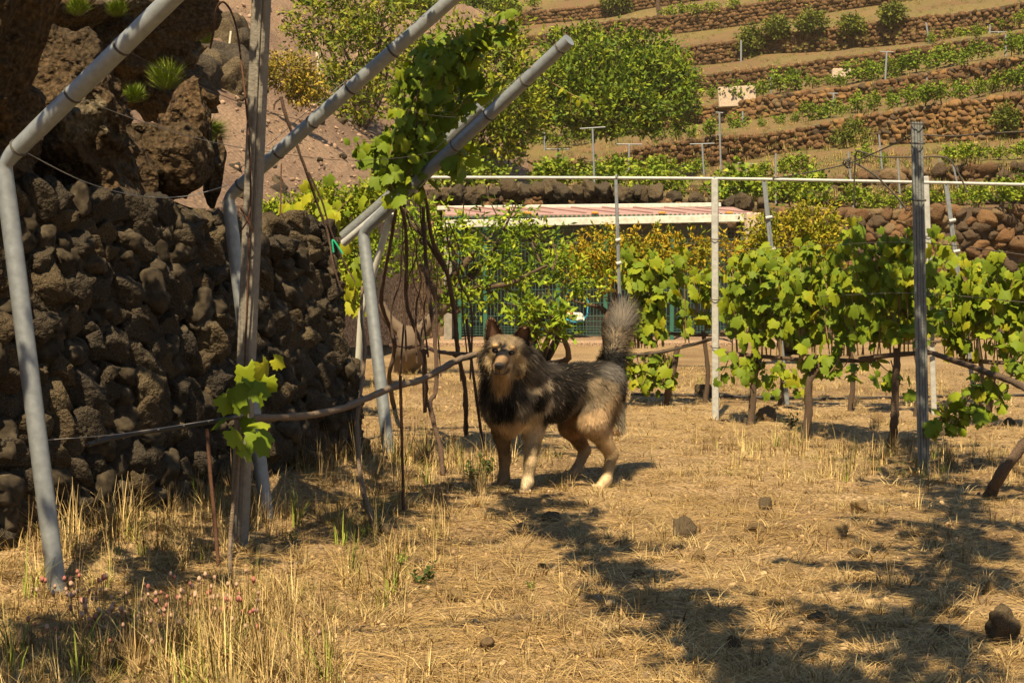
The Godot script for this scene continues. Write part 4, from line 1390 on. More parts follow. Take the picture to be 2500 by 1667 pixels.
func make_overhead() -> void:
	# the pergola's roof of leaves above and behind the camera: it casts the bands of shade on the path
	var rows := [
		["pergola vine carried on wires above the path", Vector3(-2.5, 0, -3.4), [Vector3(0.5, 2.62, -2.0), Vector3(0.27, 2.6, -2.9), Vector3(0.03, 2.6, -4.3), Vector3(-0.32, 2.62, -6.0)], 170, 0.30, 0.022, 0.024],
		["pergola vine tip above the free-ended pipe", Vector3(-1.15, 2.58, -6.9), [Vector3(-0.42, 2.74, -7.5), Vector3(-0.5, 2.74, -8.5)], 60, 0.35, 0.022, 0.026],
		["pergola vine carried on wires above the right-hand row", Vector3(2.9, 0, -5.6), [Vector3(0.5, 2.72, -2.2), Vector3(1.0, 2.72, -3.6), Vector3(1.55, 2.72, -5.2), Vector3(1.86, 2.74, -7.0), Vector3(1.86, 2.76, -8.7)], 125, 0.55, 0.03, 0.026],
		["pergola vine carried on wires beside the crag", Vector3(-2.9, 0, -4.4), [Vector3(-1.75, 2.5, -2.6), Vector3(-1.55, 2.5, -4.4), Vector3(-1.4, 2.52, -5.8), Vector3(-1.15, 2.56, -6.9)], 100, 0.5, 0.02, 0.03],
		["thin pergola vine between the two arms", Vector3(-1.5, 2.55, -4.6), [Vector3(-1.0, 2.6, -4.9), Vector3(-0.62, 2.62, -6.6)], 46, 0.34, 0.02, 0.032],
	]
	for e in rows:
		var f: Vector3 = e[1] if e[1].y > 0.5 else on_ground(e[1])
		var l: Array = e[2]
		var shoots := []
		var line := curve(l, 6)
		for k in e[3]:
			var a := lerp_line(line, rng.randf())
			var s: Vector3 = Vector3(jit(1.0), 0, jit(1.0)).normalized() * rng.randf_range(0.2, 1.0) * e[4]
			shoots.append([a, a + s * 0.6 + Vector3(0, 0.1, 0), a + s * 1.2 + Vector3(0, 0.12, 0)])
		vine(e[0], [f, f + Vector3(0, 1.4 if f.y < 0.5 else 0.12, 0), lerp_line(l, 0.5)], l, shoots, 0.10, e[6], 0, 0.0, 0.02, "pergola vines overhead")
		for off in [-0.12, 0.0, 0.12]:
			var w := []
			for q in l: w.append(q + Vector3(off, 0.015 * off, 0))
			wire("wire of the pergola roof above the path", w, 0.0015, "wire", "pergola roof wires")
	# the arms that carry the right-hand wires stand outside the frame
	for z in [-3.2, -6.2]:
		var f := on_ground(Vector3(3.0, 0, z))
		bent_pipe("bent pergola pipe on the far side of the right-hand row", f, f + Vector3(0, 1.65, 0), Vector3(0.85 - (z + 3.2) * 0.22, 2.7, z), 0.03, [0.5, 0.97])

# ---------------------------------------------------------------- galvanised frame of the right-hand rows
func make_frame() -> void:
	var bl := [pt(1030, 433, 11.6), pt(1400, 434, 11.45), pt(1745, 436, 11.3), pt(2100, 442, 11.25), pt(2560, 452, 11.2)]
	var root := thing("trellis_rail", "long pale horizontal pipe across the vine rows", "rail", bl[0])
	var line := curve(bl, 4)
	var mb := MB.new()
	mb.tube(line, ramp(0.0115, 0.0115, line.size()), 10)
	part(root, "pipe", mb, mats.zinc_pale)
	for e in [[1505, 1.0], [1745, 1.0], [1866, 1.0], [2310, 1.0]]:
		var c := MB.new()
		ring(c, pt(e[0], 436 + (e[0] - 1745) * 0.02, 11.3), Vector3.RIGHT, 0.014, 0.003)
		part(root, "clamp", c, mats.galvanised)
	# posts: top pixel, foot pixel, distance of the foot, width, label
	var list := [
		[1746, 436, 1748, 1024, 0.046, "zinc_pale", "tall square galvanised post standing clear in front of the vines"],
		[2262, 430, 2283, 1012, 0.038, "zinc_pale", "galvanised post just behind the near grooved post"],
		[1504, 436, 1522, 1000, 0.024, "galvanised", "slim clamped post in front of the orange-tinted tree"],
		[1866, 440, 1925, 990, 0.034, "galvanised", "leaning galvanised post in front of the rounded yellow-green tree"],
		[2311, 450, 2385, 985, 0.034, "galvanised", "leaning galvanised post beyond the near grooved post"],
	]
	for e in list:
		var f := gp(e[2], e[3])
		var t := pt(e[0], e[1], -f.z)
		var r := thing("trellis_post", e[6], "post", f)
		var m := MB.new()
		m.post(f + Vector3(0, -0.05, 0), t, e[4], e[4] * 0.8, 0.004, 0.25)
		part(r, "shaft", m, mats[e[5]])
		if e[4] < 0.036:
			for u in ([0.68, 0.82] if e[4] > 0.03 else [0.72, 0.62]):
				var c := MB.new()
				var q: Vector3 = f.lerp(t, u)
				c.tube([q + Vector3(-e[4] * 0.7, 0.02, e[4] * 0.55), q + Vector3(e[4] * 0.75, 0.03, e[4] * 0.5)], [0.014, 0.014], 8)
				part(r, "clamp", c, mats.zinc_pale)
			var sl := MB.new()
			sl.post(f.lerp(t, 0.3) + Vector3(0.0, 0, e[4] * 0.42), f.lerp(t, 0.8) + Vector3(0.0, 0, e[4] * 0.42), 0.007, 0.006, 0.0015, 0.25)
			part(r, "inner_rod", sl, mats.post_dark)
		else:
			for u in [0.3, 0.5, 0.75]:
				var c := MB.new()
				ring(c, f.lerp(t, u), Vector3.UP, e[4] * 0.72, 0.0018)
				part(r, "wire_wrap", c, mats.wire_dark)
	# the near post
	var f := gp(2257, 1158)
	var t := pt(2239, 298, -f.z)
	var r := thing("grooved_post", "dark grooved metal post standing tallest at the end of the front row", "post", f)
	for k in 4:
		var m := MB.new()
		var o := Vector3((k - 1.5) * 0.0145, 0, 0.004 * (k % 2))
		m.post(f + o + Vector3(0, -0.05, 0), t + o, 0.0142, 0.03, 0.003, 0.1)
		part(r, "rib", m, mats.post_dark)
	for u in [0.995, 0.78, 0.94]:
		var c := MB.new()
		ring(c, f.lerp(t, u), Vector3.UP, 0.04, 0.002)
		part(r, "wire_wrap", c, mats.wire_dark)
	wire("dark cable drooping left from the near grooved post", at_px([[2232, 328, 8.5], [2170, 358, 9.0], [2075, 398, 10.0], [1980, 420, 10.8], [1880, 437, 11.3]]), 0.004, "wire_dark", "trellis wires")
	wire("dark cable running right from the top of the near grooved post", at_px([[2240, 328, 8.5], [2320, 332, 8.4], [2420, 325, 8.2], [2560, 318, 8.0]]), 0.004, "wire_dark", "trellis wires")
	wire("arched dark cable looping behind the near grooved post", at_px([[2085, 500, 10.5], [2090, 380, 10.4], [2110, 372, 10.3], [2150, 383, 10.2], [2240, 383, 10.0], [2300, 383, 10.0], [2325, 396, 10.0], [2350, 440, 10.0], [2362, 470, 10.0]]), 0.005, "wire_dark", "trellis wires")
	wire("dark cable slanting down over the boulder wall", at_px([[2090, 398, 10.4], [2140, 430, 10.4], [2190, 480, 10.4], [2215, 512, 10.4]]), 0.006, "wire_dark", "trellis wires")
	for e in [[592, 612, "upper"], [716, 726, "middle"]]:
		wire("thin %s wire through the leaves of the front row" % e[2], at_px([[1746, e[0] + 20, 11.3], [2000, e[0] + 8, 10.0], [2240, e[0], 8.6], [2560, e[1] + 18, 8.0]]), 0.002, "wire_dark", "trellis wires")
	wire("bare twisted wire between the dog's tail and the tall post", at_px([[1505, 868, 12.2], [1600, 862, 12.0], [1680, 845, 11.7], [1740, 825, 11.35], [1790, 835, 11.3]]), 0.006, "wire_dark", "trellis wires")
	# the nest of wire at the crossing
	var wn := MB.new()
	for k in 5:
		ring(wn, pt(2072 + jit(6), 398 + jit(6), 10.0), unit3(), rng.randf_range(0.012, 0.03), 0.002)
	single("wire_knot", wn, mats.wire_dark, "tangled knot of dark wire on the drooping cable", "wire", pt(2072, 398, 10.0))
	# hose on the ground behind the front row
	var hose := []
	for e in [[1540, 966], [1640, 968], [1760, 972], [1880, 976], [2000, 978], [2120, 976], [2300, 972], [2560, 968]]:
		hose.append(gp(e[0], e[1]) + Vector3(0, 0.012, 0))
	var hm := MB.new()
	var hl := curve(hose, 6)
	hm.tube(hl, ramp(0.011, 0.011, hl.size()), 8)
	single("ground_hose", hm, mats.hose, "black hose lying along the ground behind the front vine row", "hose", hose[0])

# ---------------------------------------------------------------- kennel
func make_kennel() -> void:
	var d := 24.8
	var y0 := gh(2.0, -d)
	var at := func(px: float, py: float, dd: float) -> Vector3: return pt(px, py, dd)
	var left := pt(1085, 838, d).x
	var right := pt(1816, 838, d).x
	var root := thing("dog_kennel", "long low dog kennel with green wire mesh front and pink roof", "kennel", Vector3((left + right) * 0.5, y0, -d))
	var wide := right - left
	var mid := (left + right) * 0.5
	var eave := pt(1500, 531, d).y
	# concrete slab
	var m := MB.new()
	m.box(Transform3D(Basis(), Vector3(mid, y0 - 0.06, -d - 0.8)), Vector3(wide + 1.0, 0.24, 2.6), 0.02)
	part(root, "slab", m, mats.concrete)
	# back wall, dark inside, low block wall
	m = MB.new()
	m.box(Transform3D(Basis(), Vector3(mid, y0 + 0.95, -d - 2.0)), Vector3(wide, 1.8, 0.12), 0.0)
	part(root, "back_wall", m, mats.kennel_plaster)
	m = MB.new()
	m.box(Transform3D(Basis(), Vector3(left + 0.05, y0 + 0.9, -d - 1.0)), Vector3(0.12, 1.7, 1.9), 0.0)
	part(root, "side_wall", m, mats.grey_block)
	m = MB.new()
	m.box(Transform3D(Basis(), pt(1832, 548, d - 0.05) + Vector3(0.02, -0.55, 0)), Vector3(0.26, 1.45, 0.5), 0.02)
	part(root, "pillar", m, mats.plaster_pink)
	for e in [[1465, 800, 76, 70], [1340, 725, 60, 30]]:
		var q := pt(e[0], e[1], d + 1.2)
		var s := (d + 1.2) / FOCAL
		m = MB.new()
		m.box(Transform3D(Basis(), q), Vector3(e[2] * s, e[3] * s, 0.4), 0.01)
		part(root, "block", m, mats.grey_block)
	# roof: deck, battens, ridge and eave boards
	var back := pt(1500, 514, d + 2.1).y
	m = MB.new()
	var slope := atan2(back - eave, 2.15)
	var roof_at := Transform3D(Basis.from_euler(Vector3(slope, 0, 0)), Vector3(mid + 0.05, (eave + back) * 0.5 + 0.03, -d - 1.0))
	m.box(roof_at, Vector3(wide + 0.15, 0.05, 2.3), 0.008)
	var roof := part(root, "roof", m, mats.roof_pink)
	for k in 9:
		var b := MB.new()
		var x := -wide * 0.5 + (k + 0.5) * wide / 9.0
		b.box(roof_at * Transform3D(Basis.from_euler(Vector3(0, 0.35, 0)), Vector3(x, 0.035, 0)), Vector3(0.04, 0.025, 1.9), 0.006)
		sub(roof, root, "batten", b, mats.roof_batten)
		if k % 2 == 0:
			var o := MB.new()
			o.box(Transform3D(Basis.from_euler(Vector3(0, 0, jit(0.1))), Vector3(mid + x, eave + 0.07, -d + 0.16)), Vector3(0.11, 0.035, 0.06), 0.008)
			sub(roof, root, "end_tile", o, mats.orange)
	m = MB.new()
	m.box(Transform3D(Basis.from_euler(Vector3(0, 0, 0.012)), Vector3(mid - 0.15, back + 0.065, -d - 2.05)), Vector3(wide + 0.1, 0.07, 0.1), 0.008)
	sub(roof, root, "ridge_board", m, mats.white_paint)
	m = MB.new()
	m.box(Transform3D(Basis.from_euler(Vector3(0, 0, 0.02)), Vector3(mid - 0.02, eave - 0.055, -d + 0.17)), Vector3(wide, 0.115, 0.05), 0.008)
	part(root, "fascia", m, mats.white_paint)
	m = MB.new()
	for k in 66:
		m.box(Transform3D(Basis(), Vector3(left + wide * (k + 0.5) / 66.0, eave + 0.025 + 0.02 * (k / 33.0 - 1.0) * wide * 0.25, -d + 0.18)), Vector3(0.035, 0.03, 0.012))
	part(root, "gutter_rail", m, mats.green_paint, "stuff")
	# posts and welded mesh panels
	var xs := [1122, 1185, 1362, 1478, 1640, 1812]
	for x in xs:
		m = MB.new()
		var p := pt(x, 838, d - 0.02)
		m.post(Vector3(p.x, y0 + 0.05, p.z), Vector3(p.x, eave + 0.02, p.z), 0.06, 0.06, 0.005)
		part(root, "mesh_post", m, mats.green_paint)
	for k in xs.size() - 1:
		m = MB.new()
		var a := pt(xs[k], 838, d).x + 0.03
		var b := pt(xs[k + 1], 838, d).x - 0.03
		var n := int((b - a) / 0.05)
		for i in n + 1:
			var x := lerpf(a, b, i / float(n))
			m.box(Transform3D(Basis(), Vector3(x, y0 + 0.95, -d + 0.03)), Vector3(0.0055, 1.66, 0.0055))
		for y in [0.14, 0.18, 0.22, 0.26, 0.34, 0.42, 0.62, 0.82, 1.02, 1.22, 1.42, 1.52, 1.58, 1.64, 1.70, 1.76]:
			m.box(Transform3D(Basis(), Vector3((a + b) * 0.5, y0 + y, -d + 0.037)), Vector3(b - a, 0.006, 0.006))
		part(root, "wire_panel", m, mats.green_wire)
	m = MB.new()
	m.box(Transform3D(Basis(), pt(1176, 580, d + 0.2)), Vector3(0.36, 0.55, 0.03), 0.01)
	part(root, "hatch", m, mats.green_paint)
	# the hanging blue basket and the small animal asleep in it
	var c := pt(1405, 775, d + 0.45)
	var br := thing("hanging_basket", "round blue plastic basket hung inside the kennel mesh", "basket", c - Vector3(0, 0.05, 0))
	m = MB.new()
	var rim := []
	for k in 21:
		var an := PI + PI * k / 20.0
		rim.append(c + Vector3(cos(an) * 0.19, 0.07 + sin(an) * 0.14, 0.03 * sin(an * 2)))
	m.tube(rim, ramp(0.014, 0.014, 21), 8)
	part(br, "rim", m, mats.blue_plastic)
	m = MB.new()
	for i in 13:
		for j in 7:
			var an := PI + PI * i / 12.0
			var ph := j / 6.0
			m.vert(c + Vector3(cos(an) * 0.185, 0.07 + sin(an) * 0.135 * (1.0 - 0.1 * ph), -0.3 * ph), Vector3.UP)
	for i in 12:
		for j in 6:
			var q := i * 7 + j
			m.tri(q, q + 7, q + 1); m.tri(q + 1, q + 7, q + 8)
	m.smooth_normals()
	part(br, "bowl", m, mats.blue_plastic)
	for sx in [-1.0, 1.0]:
		m = MB.new()
		m.tube([c + Vector3(sx * 0.185, 0.07, 0), c + Vector3(sx * 0.2, 0.25, -0.05), c + Vector3(sx * 0.05, 0.5, -0.1)], [0.008, 0.008, 0.008], 6)
		part(br, "hanger", m, mats.blue_plastic)
	var field := Field.new()
	field.start(AABB(c + Vector3(-0.2, -0.08, -0.22), Vector3(0.4, 0.3, 0.36)), 0.009)
	field.bone(c + Vector3(0.06, 0.01, -0.06), c + Vector3(-0.03, 0.015, -0.06), 0.066, 0.058, 0.03)
	field.bone(c + Vector3(-0.03, 0.02, -0.05), c + Vector3(-0.09, 0.055, -0.03), 0.05, 0.042, 0.03)
	field.bone(c + Vector3(-0.09, 0.055, -0.03), c + Vector3(-0.105, 0.045, 0.02), 0.036, 0.02, 0.02)
	field.bone(c + Vector3(-0.10, 0.085, -0.05), c + Vector3(-0.115, 0.115, -0.05), 0.02, 0.008, 0.012)
	field.bone(c + Vector3(-0.07, 0.085, -0.05), c + Vector3(-0.06, 0.115, -0.05), 0.02, 0.008, 0.012)
	field.bone(c + Vector3(0.08, -0.02, -0.02), c + Vector3(0.02, -0.035, 0.03), 0.024, 0.016, 0.02)
	field.bone(c + Vector3(-0.02, -0.01, 0.0), c + Vector3(-0.07, -0.01, 0.035), 0.02, 0.014, 0.02)
	field.bone(c + Vector3(0.12, 0.0, -0.08), c + Vector3(0.13, -0.04, 0.0), 0.02, 0.012, 0.02)
	var cm := field.mesh()
	for k in cm.v.size():
		var q := cm.v[k] - c
		var brown := q.x < -0.035 and q.x > -0.085 or (q.x < -0.08 and q.y > 0.07)
		cm.c[k] = Color(0.33, 0.13, 0.05) if brown else Color(0.72, 0.66, 0.56)
	var cat := thing("small_pet", "small white and brown animal curled asleep in the blue basket", "animal", c - Vector3(0, 0.06, 0))
	part(cat, "body", cm, mats.fur_plain)
	var no := MB.new()
	no.put(ico(1), Transform3D(Basis.from_scale(Vector3(0.006, 0.005, 0.005)), c + Vector3(-0.108, 0.046, 0.04)))
	part(cat, "nose", no, mats.hose)

func sub(parent: Node3D, root: Node3D, called: String, mb: MB, m: Material) -> void:
	var o := MeshInstance3D.new()
	o.name = called
	o.mesh = mb.commit(root.position)
	o.material_override = m
	parent.add_child(o, true)

# ---------------------------------------------------------------- what stands on the terraces
func make_terrace_things() -> void:
	var tones := [Color(0.13, 0.19, 0.018), Color(0.18, 0.24, 0.02), Color(0.09, 0.145, 0.016), Color(0.22, 0.26, 0.025)]
	var deep := [Color(0.11, 0.165, 0.017), Color(0.15, 0.205, 0.018), Color(0.09, 0.14, 0.016)]
	# a few small vines, built once each and repeated
	var proto := {}
	for set_no in 2:
		for k in 4:
			var root := MB.new()
			var cr := crown([[Vector3(-0.2, 0.42, 0), Vector3(0.36, 0.3, 0.26)], [Vector3(0.25, 0.5, 0.05), Vector3(0.32, 0.34, 0.26)], [Vector3(jit(0.3), 0.72, 0), Vector3(0.24, 0.24, 0.2)]], 80, 6, 0.12, 0.10, tones if set_no == 0 else deep, 0.2)
			root.tube([Vector3(0, -0.05, 0), Vector3(0.04, 0.2, 0), Vector3(-0.03, 0.45, 0)], [0.03, 0.025, 0.02], 6)
			proto[set_no * 4 + k] = [cr.commit(), root.commit()]
	var rows := [
		[0, "sunlit terrace vine on top of the boulder wall", "vines on the boulder wall terrace", 0, [[1090, 472, 62], [1140, 474, 70], [1190, 470, 60], [1330, 468, 60], [1375, 466, 70], [1460, 464, 52], [1500, 466, 70], [1560, 470, 62], [1610, 478, 56], [1655, 486, 50], [1770, 498, 66], [1810, 502, 84], [1850, 504, 62], [1930, 506, 60], [1975, 508, 74], [2030, 512, 66], [2090, 514, 56], [2140, 514, 40], [2180, 512, 30], [2230, 510, 42], [2290, 508, 48], [2340, 508, 40], [2390, 508, 48], [2450, 506, 56], [2490, 506, 66]]],
		[1, "small vine on the orange earth terrace behind the long pale rail", "vines on the earth terrace", 0, [[1700, 432, 36], [1870, 436, 34], [1915, 432, 38], [1960, 430, 46], [2105, 398, 34], [2155, 408, 26], [2320, 400, 38], [2360, 400, 44], [2390, 396, 34], [2440, 392, 28], [2485, 390, 34], [1640, 440, 44], [1500, 440, 30], [1420, 436, 36], [1360, 440, 34], [1240, 400, 46]]],
		[2, "vine in the green row along the grassy ledge", "vines on the grassy ledge", 1, [[1610, 345, 28], [1650, 342, 30], [1690, 340, 26], [1735, 336, 36], [1800, 322, 34], [1860, 312, 18], [1905, 306, 22], [1940, 302, 20], [1985, 296, 38], [2020, 290, 36], [2055, 284, 22], [2095, 276, 40], [2135, 272, 38], [2180, 268, 34], [2215, 262, 40], [2260, 258, 42], [2300, 252, 40], [2345, 246, 38], [2390, 238, 34], [2425, 230, 30], [2460, 224, 40], [2500, 218, 44], [1240, 350, 30], [1300, 356, 30], [1360, 360, 36], [1420, 352, 36], [1490, 342, 40], [1540, 340, 26]]],
		[3, "vine in the dark green row beside the pale slabs", "vines beside the pale slabs", 1, [[1738, 242, 22], [1795, 254, 42], [1840, 244, 30], [1865, 236, 32], [1905, 228, 46], [1945, 222, 46], [1985, 216, 24], [2020, 212, 22], [2050, 212, 26], [2095, 204, 42], [2130, 200, 44], [2165, 196, 40], [2200, 186, 40], [2240, 180, 42], [2285, 164, 34], [2320, 162, 40], [2355, 160, 36], [2400, 142, 34], [2470, 138, 44], [2500, 132, 40]]],
		[5, "scattered vine near the top of the slope", "vines near the top of the slope", 0, [[2275, 108, 22], [2310, 100, 24], [2345, 98, 24], [2385, 95, 26], [2440, 78, 26], [2490, 60, 26], [1630, 48, 26], [1665, 46, 30], [1700, 42, 28], [1740, 36, 26], [1790, 24, 22], [1870, 16, 26], [1910, 10, 22], [1210, 40, 30], [1250, 30, 30], [1300, 22, 24]]],
	]
	for r in rows:
		for e in r[4]:
			var p := hill_at(e[0], e[1])
			var s: float = e[2] * -p.z / FOCAL / 0.8
			var root := thing("terrace_vine", r[1], "vine", p, r[2])
			var k: int = r[3] * 4 + rng.randi() % 4
			var b := Basis.from_euler(Vector3(0, rng.randf() * TAU, 0)) * Basis.from_scale(Vector3(s * rng.randf_range(1.0, 1.4), s, s))
			piece(root, "crown", proto[k][0], mats.leaf, Transform3D(b, p))
			piece(root, "trunk", proto[k][1], mats.bark, Transform3D(b, p))
	# trellis posts: px, top, foot, width of the crossbar, lean in px
	for e in [[1236, 316, 425, 0, 4], [1268, 318, 341, 0, 0], [1330, 323, 371, 0, 0], [1363, 364, 413, 57, 0], [1447, 314, 470, 62, 6], [1504, 302, 329, 22, 0], [1562, 306, 322, 0, 0], [1194, 383, 429, 46, 0], [1537, 352, 425, 62, -3], [1715, 352, 429, 60, 5], [1692, 406, 428, 55, 0], [1757, 274, 421, 18, 4], [1814, 272, 298, 0, 0], [1822, 398, 434, 55, 0], [1895, 375, 499, 0, 0], [2072, 371, 516, 0, 14], [2147, 329, 421, 0, 10], [2193, 387, 509, 0, 8], [2294, 387, 455, 0, 8], [2327, 398, 462, 0, 18], [2166, 126, 199, 32, -4], [2262, 180, 214, 0, 6], [1942, 172, 209, 14, 0], [1883, 184, 230, 12, 0], [2120, 210, 240, 20, 0], [2036, 228, 258, 22, 0], [2418, 60, 95, 0, 0], [2457, 85, 140, 0, 0], [2440, 78, 84, 50, 0], [2262, 55, 120, 0, 12], [1810, 98, 150, 0, 0], [1760, 330, 345, 20, 0]]:
		var f := hill_at(e[0] + e[4], e[2])
		var t := pt(e[0], e[1], -f.z)
		var bar: float = e[3] * -f.z / FOCAL
		var r := thing("terrace_post", "T-shaped grey trellis post with a crossbar on the terraces" if e[3] > 0 else "plain thin grey trellis post on the terraces", "post", f, "T-shaped posts on the terraces" if e[3] > 0 else "plain posts on the terraces")
		var m := MB.new()
		var w: float = 4.2 * -f.z / FOCAL
		m.post(f - Vector3(0, 0.1, 0), t, w, w, w * 0.1, 0.3)
		part(r, "shaft", m, mats.galvanised)
		if e[3] > 0:
			var c := MB.new()
			c.tube([t + Vector3(-bar * 0.5, 0, 0), t + Vector3(bar * 0.5, jit(0.03), 0)], [w * 0.36, w * 0.36], 6)
			part(r, "crossbar", c, mats.galvanised)
	# pale slabs
	for e in [[1800, 236, 92, 50, 0.05, "long pale concrete slab among the terrace vines"], [2055, 180, 46, 24, 0.0, "small pale concrete slab on the higher vine terrace"]]:
		var p := hill_at(e[0], e[1] + e[3] * 0.5)
		var s := -p.z / FOCAL
		var m := MB.new()
		m.box(Transform3D(Basis.from_euler(Vector3(-0.1, 0, e[4])), pt(e[0], e[1], -p.z)), Vector3(e[2] * s, e[3] * s, 0.2), 0.03)
		single("concrete_slab", m, mats.plaster_pink, e[5], "slab", p)
	# marker post, stick and carton on the bare slope
	var p1 := hill_at(779, 207)
	var m1 := MB.new()
	m1.post(p1, pt(779, 130, -p1.z), 0.0028 * -p1.z, 0.0028 * -p1.z, 0.01)
	m1.post(pt(775, 142, -p1.z), pt(774, 128, -p1.z), 0.002 * -p1.z, 0.0025 * -p1.z, 0.01)
	single("marker_post", m1, mats.cream, "cream marker post standing on the bare slope", "post", p1)
	var p2 := hill_at(556, 138)
	var m2 := MB.new()
	m2.post(p2, pt(563, 76, -p2.z), 0.0011 * -p2.z, 0.0011 * -p2.z, 0.003)
	single("stick", m2, mats.cream, "short cream stick stuck in the rubble slope", "stick", p2)
	var m3 := MB.new()
	m3.box(Transform3D(Basis.from_euler(Vector3(0, 0.3, 0.06)), pt(548, 132, -p2.z - 0.05)), Vector3(0.004 * -p2.z, 0.0022 * -p2.z, 0.1), 0.01)
	var c3 := thing("carton", "small white and red carton lying by the cream stick", "carton", pt(548, 136, -p2.z))
	part(c3, "box", m3, mats.white_paint)
	var m4 := MB.new()
	m4.box(Transform3D(Basis.from_euler(Vector3(0, 0.3, 0.06)), pt(548, 136, -p2.z - 0.09)), Vector3(0.0041 * -p2.z, 0.001 * -p2.z, 0.11), 0.01)
	part(c3, "band", m4, mats.red_print)
	# dead trunk at the top
	var p5 := hill_at(1612, 44)
	var m5 := MB.new()
	m5.tube([p5, pt(1606, 10, -p5.z), pt(1610, -30, -p5.z)], [0.16, 0.13, 0.1], 8)
	single("dead_tree", m5, mats.bark_dark, "dark dead tree trunk at the top of the slope", "trunk", p5)
	# grey sticks on the third terrace
	for e in [[1800, 208, 1836, 160], [1790, 210, 1826, 172]]:
		var p := hill_at(e[0], e[1])
		var m := MB.new()
		m.tube([p, pt(e[2], e[3], -p.z)], [0.04, 0.03], 6)
		single("pale_stick", m, mats.bark_pale, "pale dead stick leaning over the long concrete slab", "stick", p, "sticks over the slab")
	# dry grass of the terraces
	var tufts := []
	var cols := []
	for k in 4500:
		var px := rng.randf_range(1250, 2540)
		var py := rng.randf_range(-20, 480)
		var p := hill_at(px, py) if true else (tufts[-1] as Transform3D).origin + Vector3(jit(0.9), 0, jit(0.15))
		var s := rng.randf_range(0.2, 0.5)
		tufts.append(Transform3D(Basis.from_euler(Vector3(0, rng.randf() * TAU, 0)) * Basis.from_scale(Vector3(s * 1.5, s, s * 1.5)), p))
		cols.append([Color(0.36, 0.28, 0.11), Color(0.28, 0.23, 0.09), Color(0.16, 0.18, 0.045), Color(0.22, 0.21, 0.07)][rng.randi() % 4] * rng.randf_range(0.7, 1.1))
	var g := copies(self, "terrace_grass", tuft(60, 26, 0.45, 0.022, 0.4).commit(), mats.straw, tufts, cols)
	tag(g, "dry yellow grass growing along the stone terraces", "grass", "", "stuff")
	# stones lying on the bare slope
	for k in 34:
		var p := hill_at(rng.randf_range(560, 900), rng.randf_range(210, 480))
		var o := MeshInstance3D.new()
		o.name = numbered("slope_stone")
		o.mesh = rock_plain[5 + k % 5]
		o.material_override = mats["lava_%d" % (k % 5)]
		add_child(o)
		o.transform = Transform3D(Basis.from_euler(jit3(3)) * Basis.from_scale(Vector3(1.4, 0.7, 1) * (0.02 + 0.13 * pow(rng.randf(), 3.0))), p)
		tag(o, "loose dark stone lying on the bare reddish slope", "stone", "loose stones on the bare slope")
	# crumbs of rock and soil on the bare slope
	var crumbs := []
	var crumb_c := []
	for k in 2600:
		var p := hill_at(rng.randf_range(540, 960), rng.randf_range(10, 480))
		var s := (0.008 + 0.04 * pow(rng.randf(), 5.0)) * -p.z / 22.0
		crumbs.append(Transform3D(Basis.from_euler(jit3(3)) * Basis.from_scale(Vector3(1.3, 0.8, 1) * s), p + Vector3(jit(0.25), jit(0.02), jit(0.25))))
		crumb_c.append([Color(0.24, 0.17, 0.125), Color(0.18, 0.13, 0.10), Color(0.11, 0.088, 0.075), Color(0.29, 0.21, 0.15)][rng.randi() % 4])
	tag(copies(self, "slope_rubble", rock_plain[2], mats.pebble, crumbs, crumb_c), "crumbled rock and soil strewn over the bare slope", "rubble", "", "stuff")

# ---------------------------------------------------------------- grass, stones and small plants on the ground
func tuft(seed_no: int, blades: int, high: float, wide: float, spread: float, lie := 0.0) -> MB:
	var r := RandomNumberGenerator.new()
	r.seed = seed_no
	var mb := MB.new()
	for k in blades:
		var a := r.randf() * TAU
		var foot := Vector3(cos(a), 0, sin(a)) * spread * 0.35 * sqrt(r.randf())
		var out := Vector3(cos(a + r.randf_range(-0.8, 0.8)), 0, sin(a + r.randf_range(-0.8, 0.8)))
		var h := high * r.randf_range(0.45, 1.1)
		var bend := r.randf_range(0.05, 0.75) + lie
		var side := out.cross(Vector3.UP).rotated(Vector3.UP, r.randf_range(-0.9, 0.9)) * wide * r.randf_range(0.6, 1.2)
		var base := mb.v.size()
		var g := r.randf_range(0.7, 1.15)
		var nor := (out * 0.4 + Vector3(0, 0.9, 0)).normalized()
		for s in 4:
			var t := s / 3.0
			var p := foot + out * bend * h * t * t + Vector3(0, (h * t * (1.0 - 0.35 * bend * t)) * (1.0 - minf(lie, 0.9)) + 0.004, 0) + (out * h * t * minf(lie, 0.9))
			var w := 1.0 - 0.85 * t
			mb.vert(p - side * w * 0.5, nor, Color(g, g, g))
			mb.vert(p + side * w * 0.5, nor, Color(g, g, g))
		for s in 3:
			var q := base + s * 2
			mb.tri(q, q + 2, q + 1); mb.tri(q + 1, q + 2, q + 3)
	return mb

func lushness(x: float, z: float) -> float:              # how thick the standing grass grows
	var d := -z
	var g := 0.05
	var wx := x - wall_x(d)
	if d < 9.0:
		g += 0.85 * smoothstep(0.75, 0.15, wx) * smoothstep(-0.15, 0.0, wx)
	g += 0.5 * smoothstep(1.1, 0.4, absf(d - 8.9)) * smoothstep(0.75, 1.3, x)            # before the front row
	g += 0.22 * smoothstep(1.1, 0.5, absf(d - 8.6)) * smoothstep(0.9, 0.2, absf(x + 0.1))  # round the dog
	g += 0.5 * smoothstep(0.45, 0.1, absf(x + 0.6 - (d - 6.0) * 0.1)) * smoothstep(10.5, 9.0, d)
	g += 0.6 * smoothstep(5.4, 4.5, d) * smoothstep(-0.05, -0.8, x)
	g += 0.16 * smoothstep(11.0, 12.5, d) * smoothstep(16.5, 13.0, d)
	g *= 0.3 + 1.3 * clampf(0.5 + 1.8 * noise_a.get_noise_2d(x * 90.0 + 40.0, z * 90.0), 0.0, 1.0)
	return g

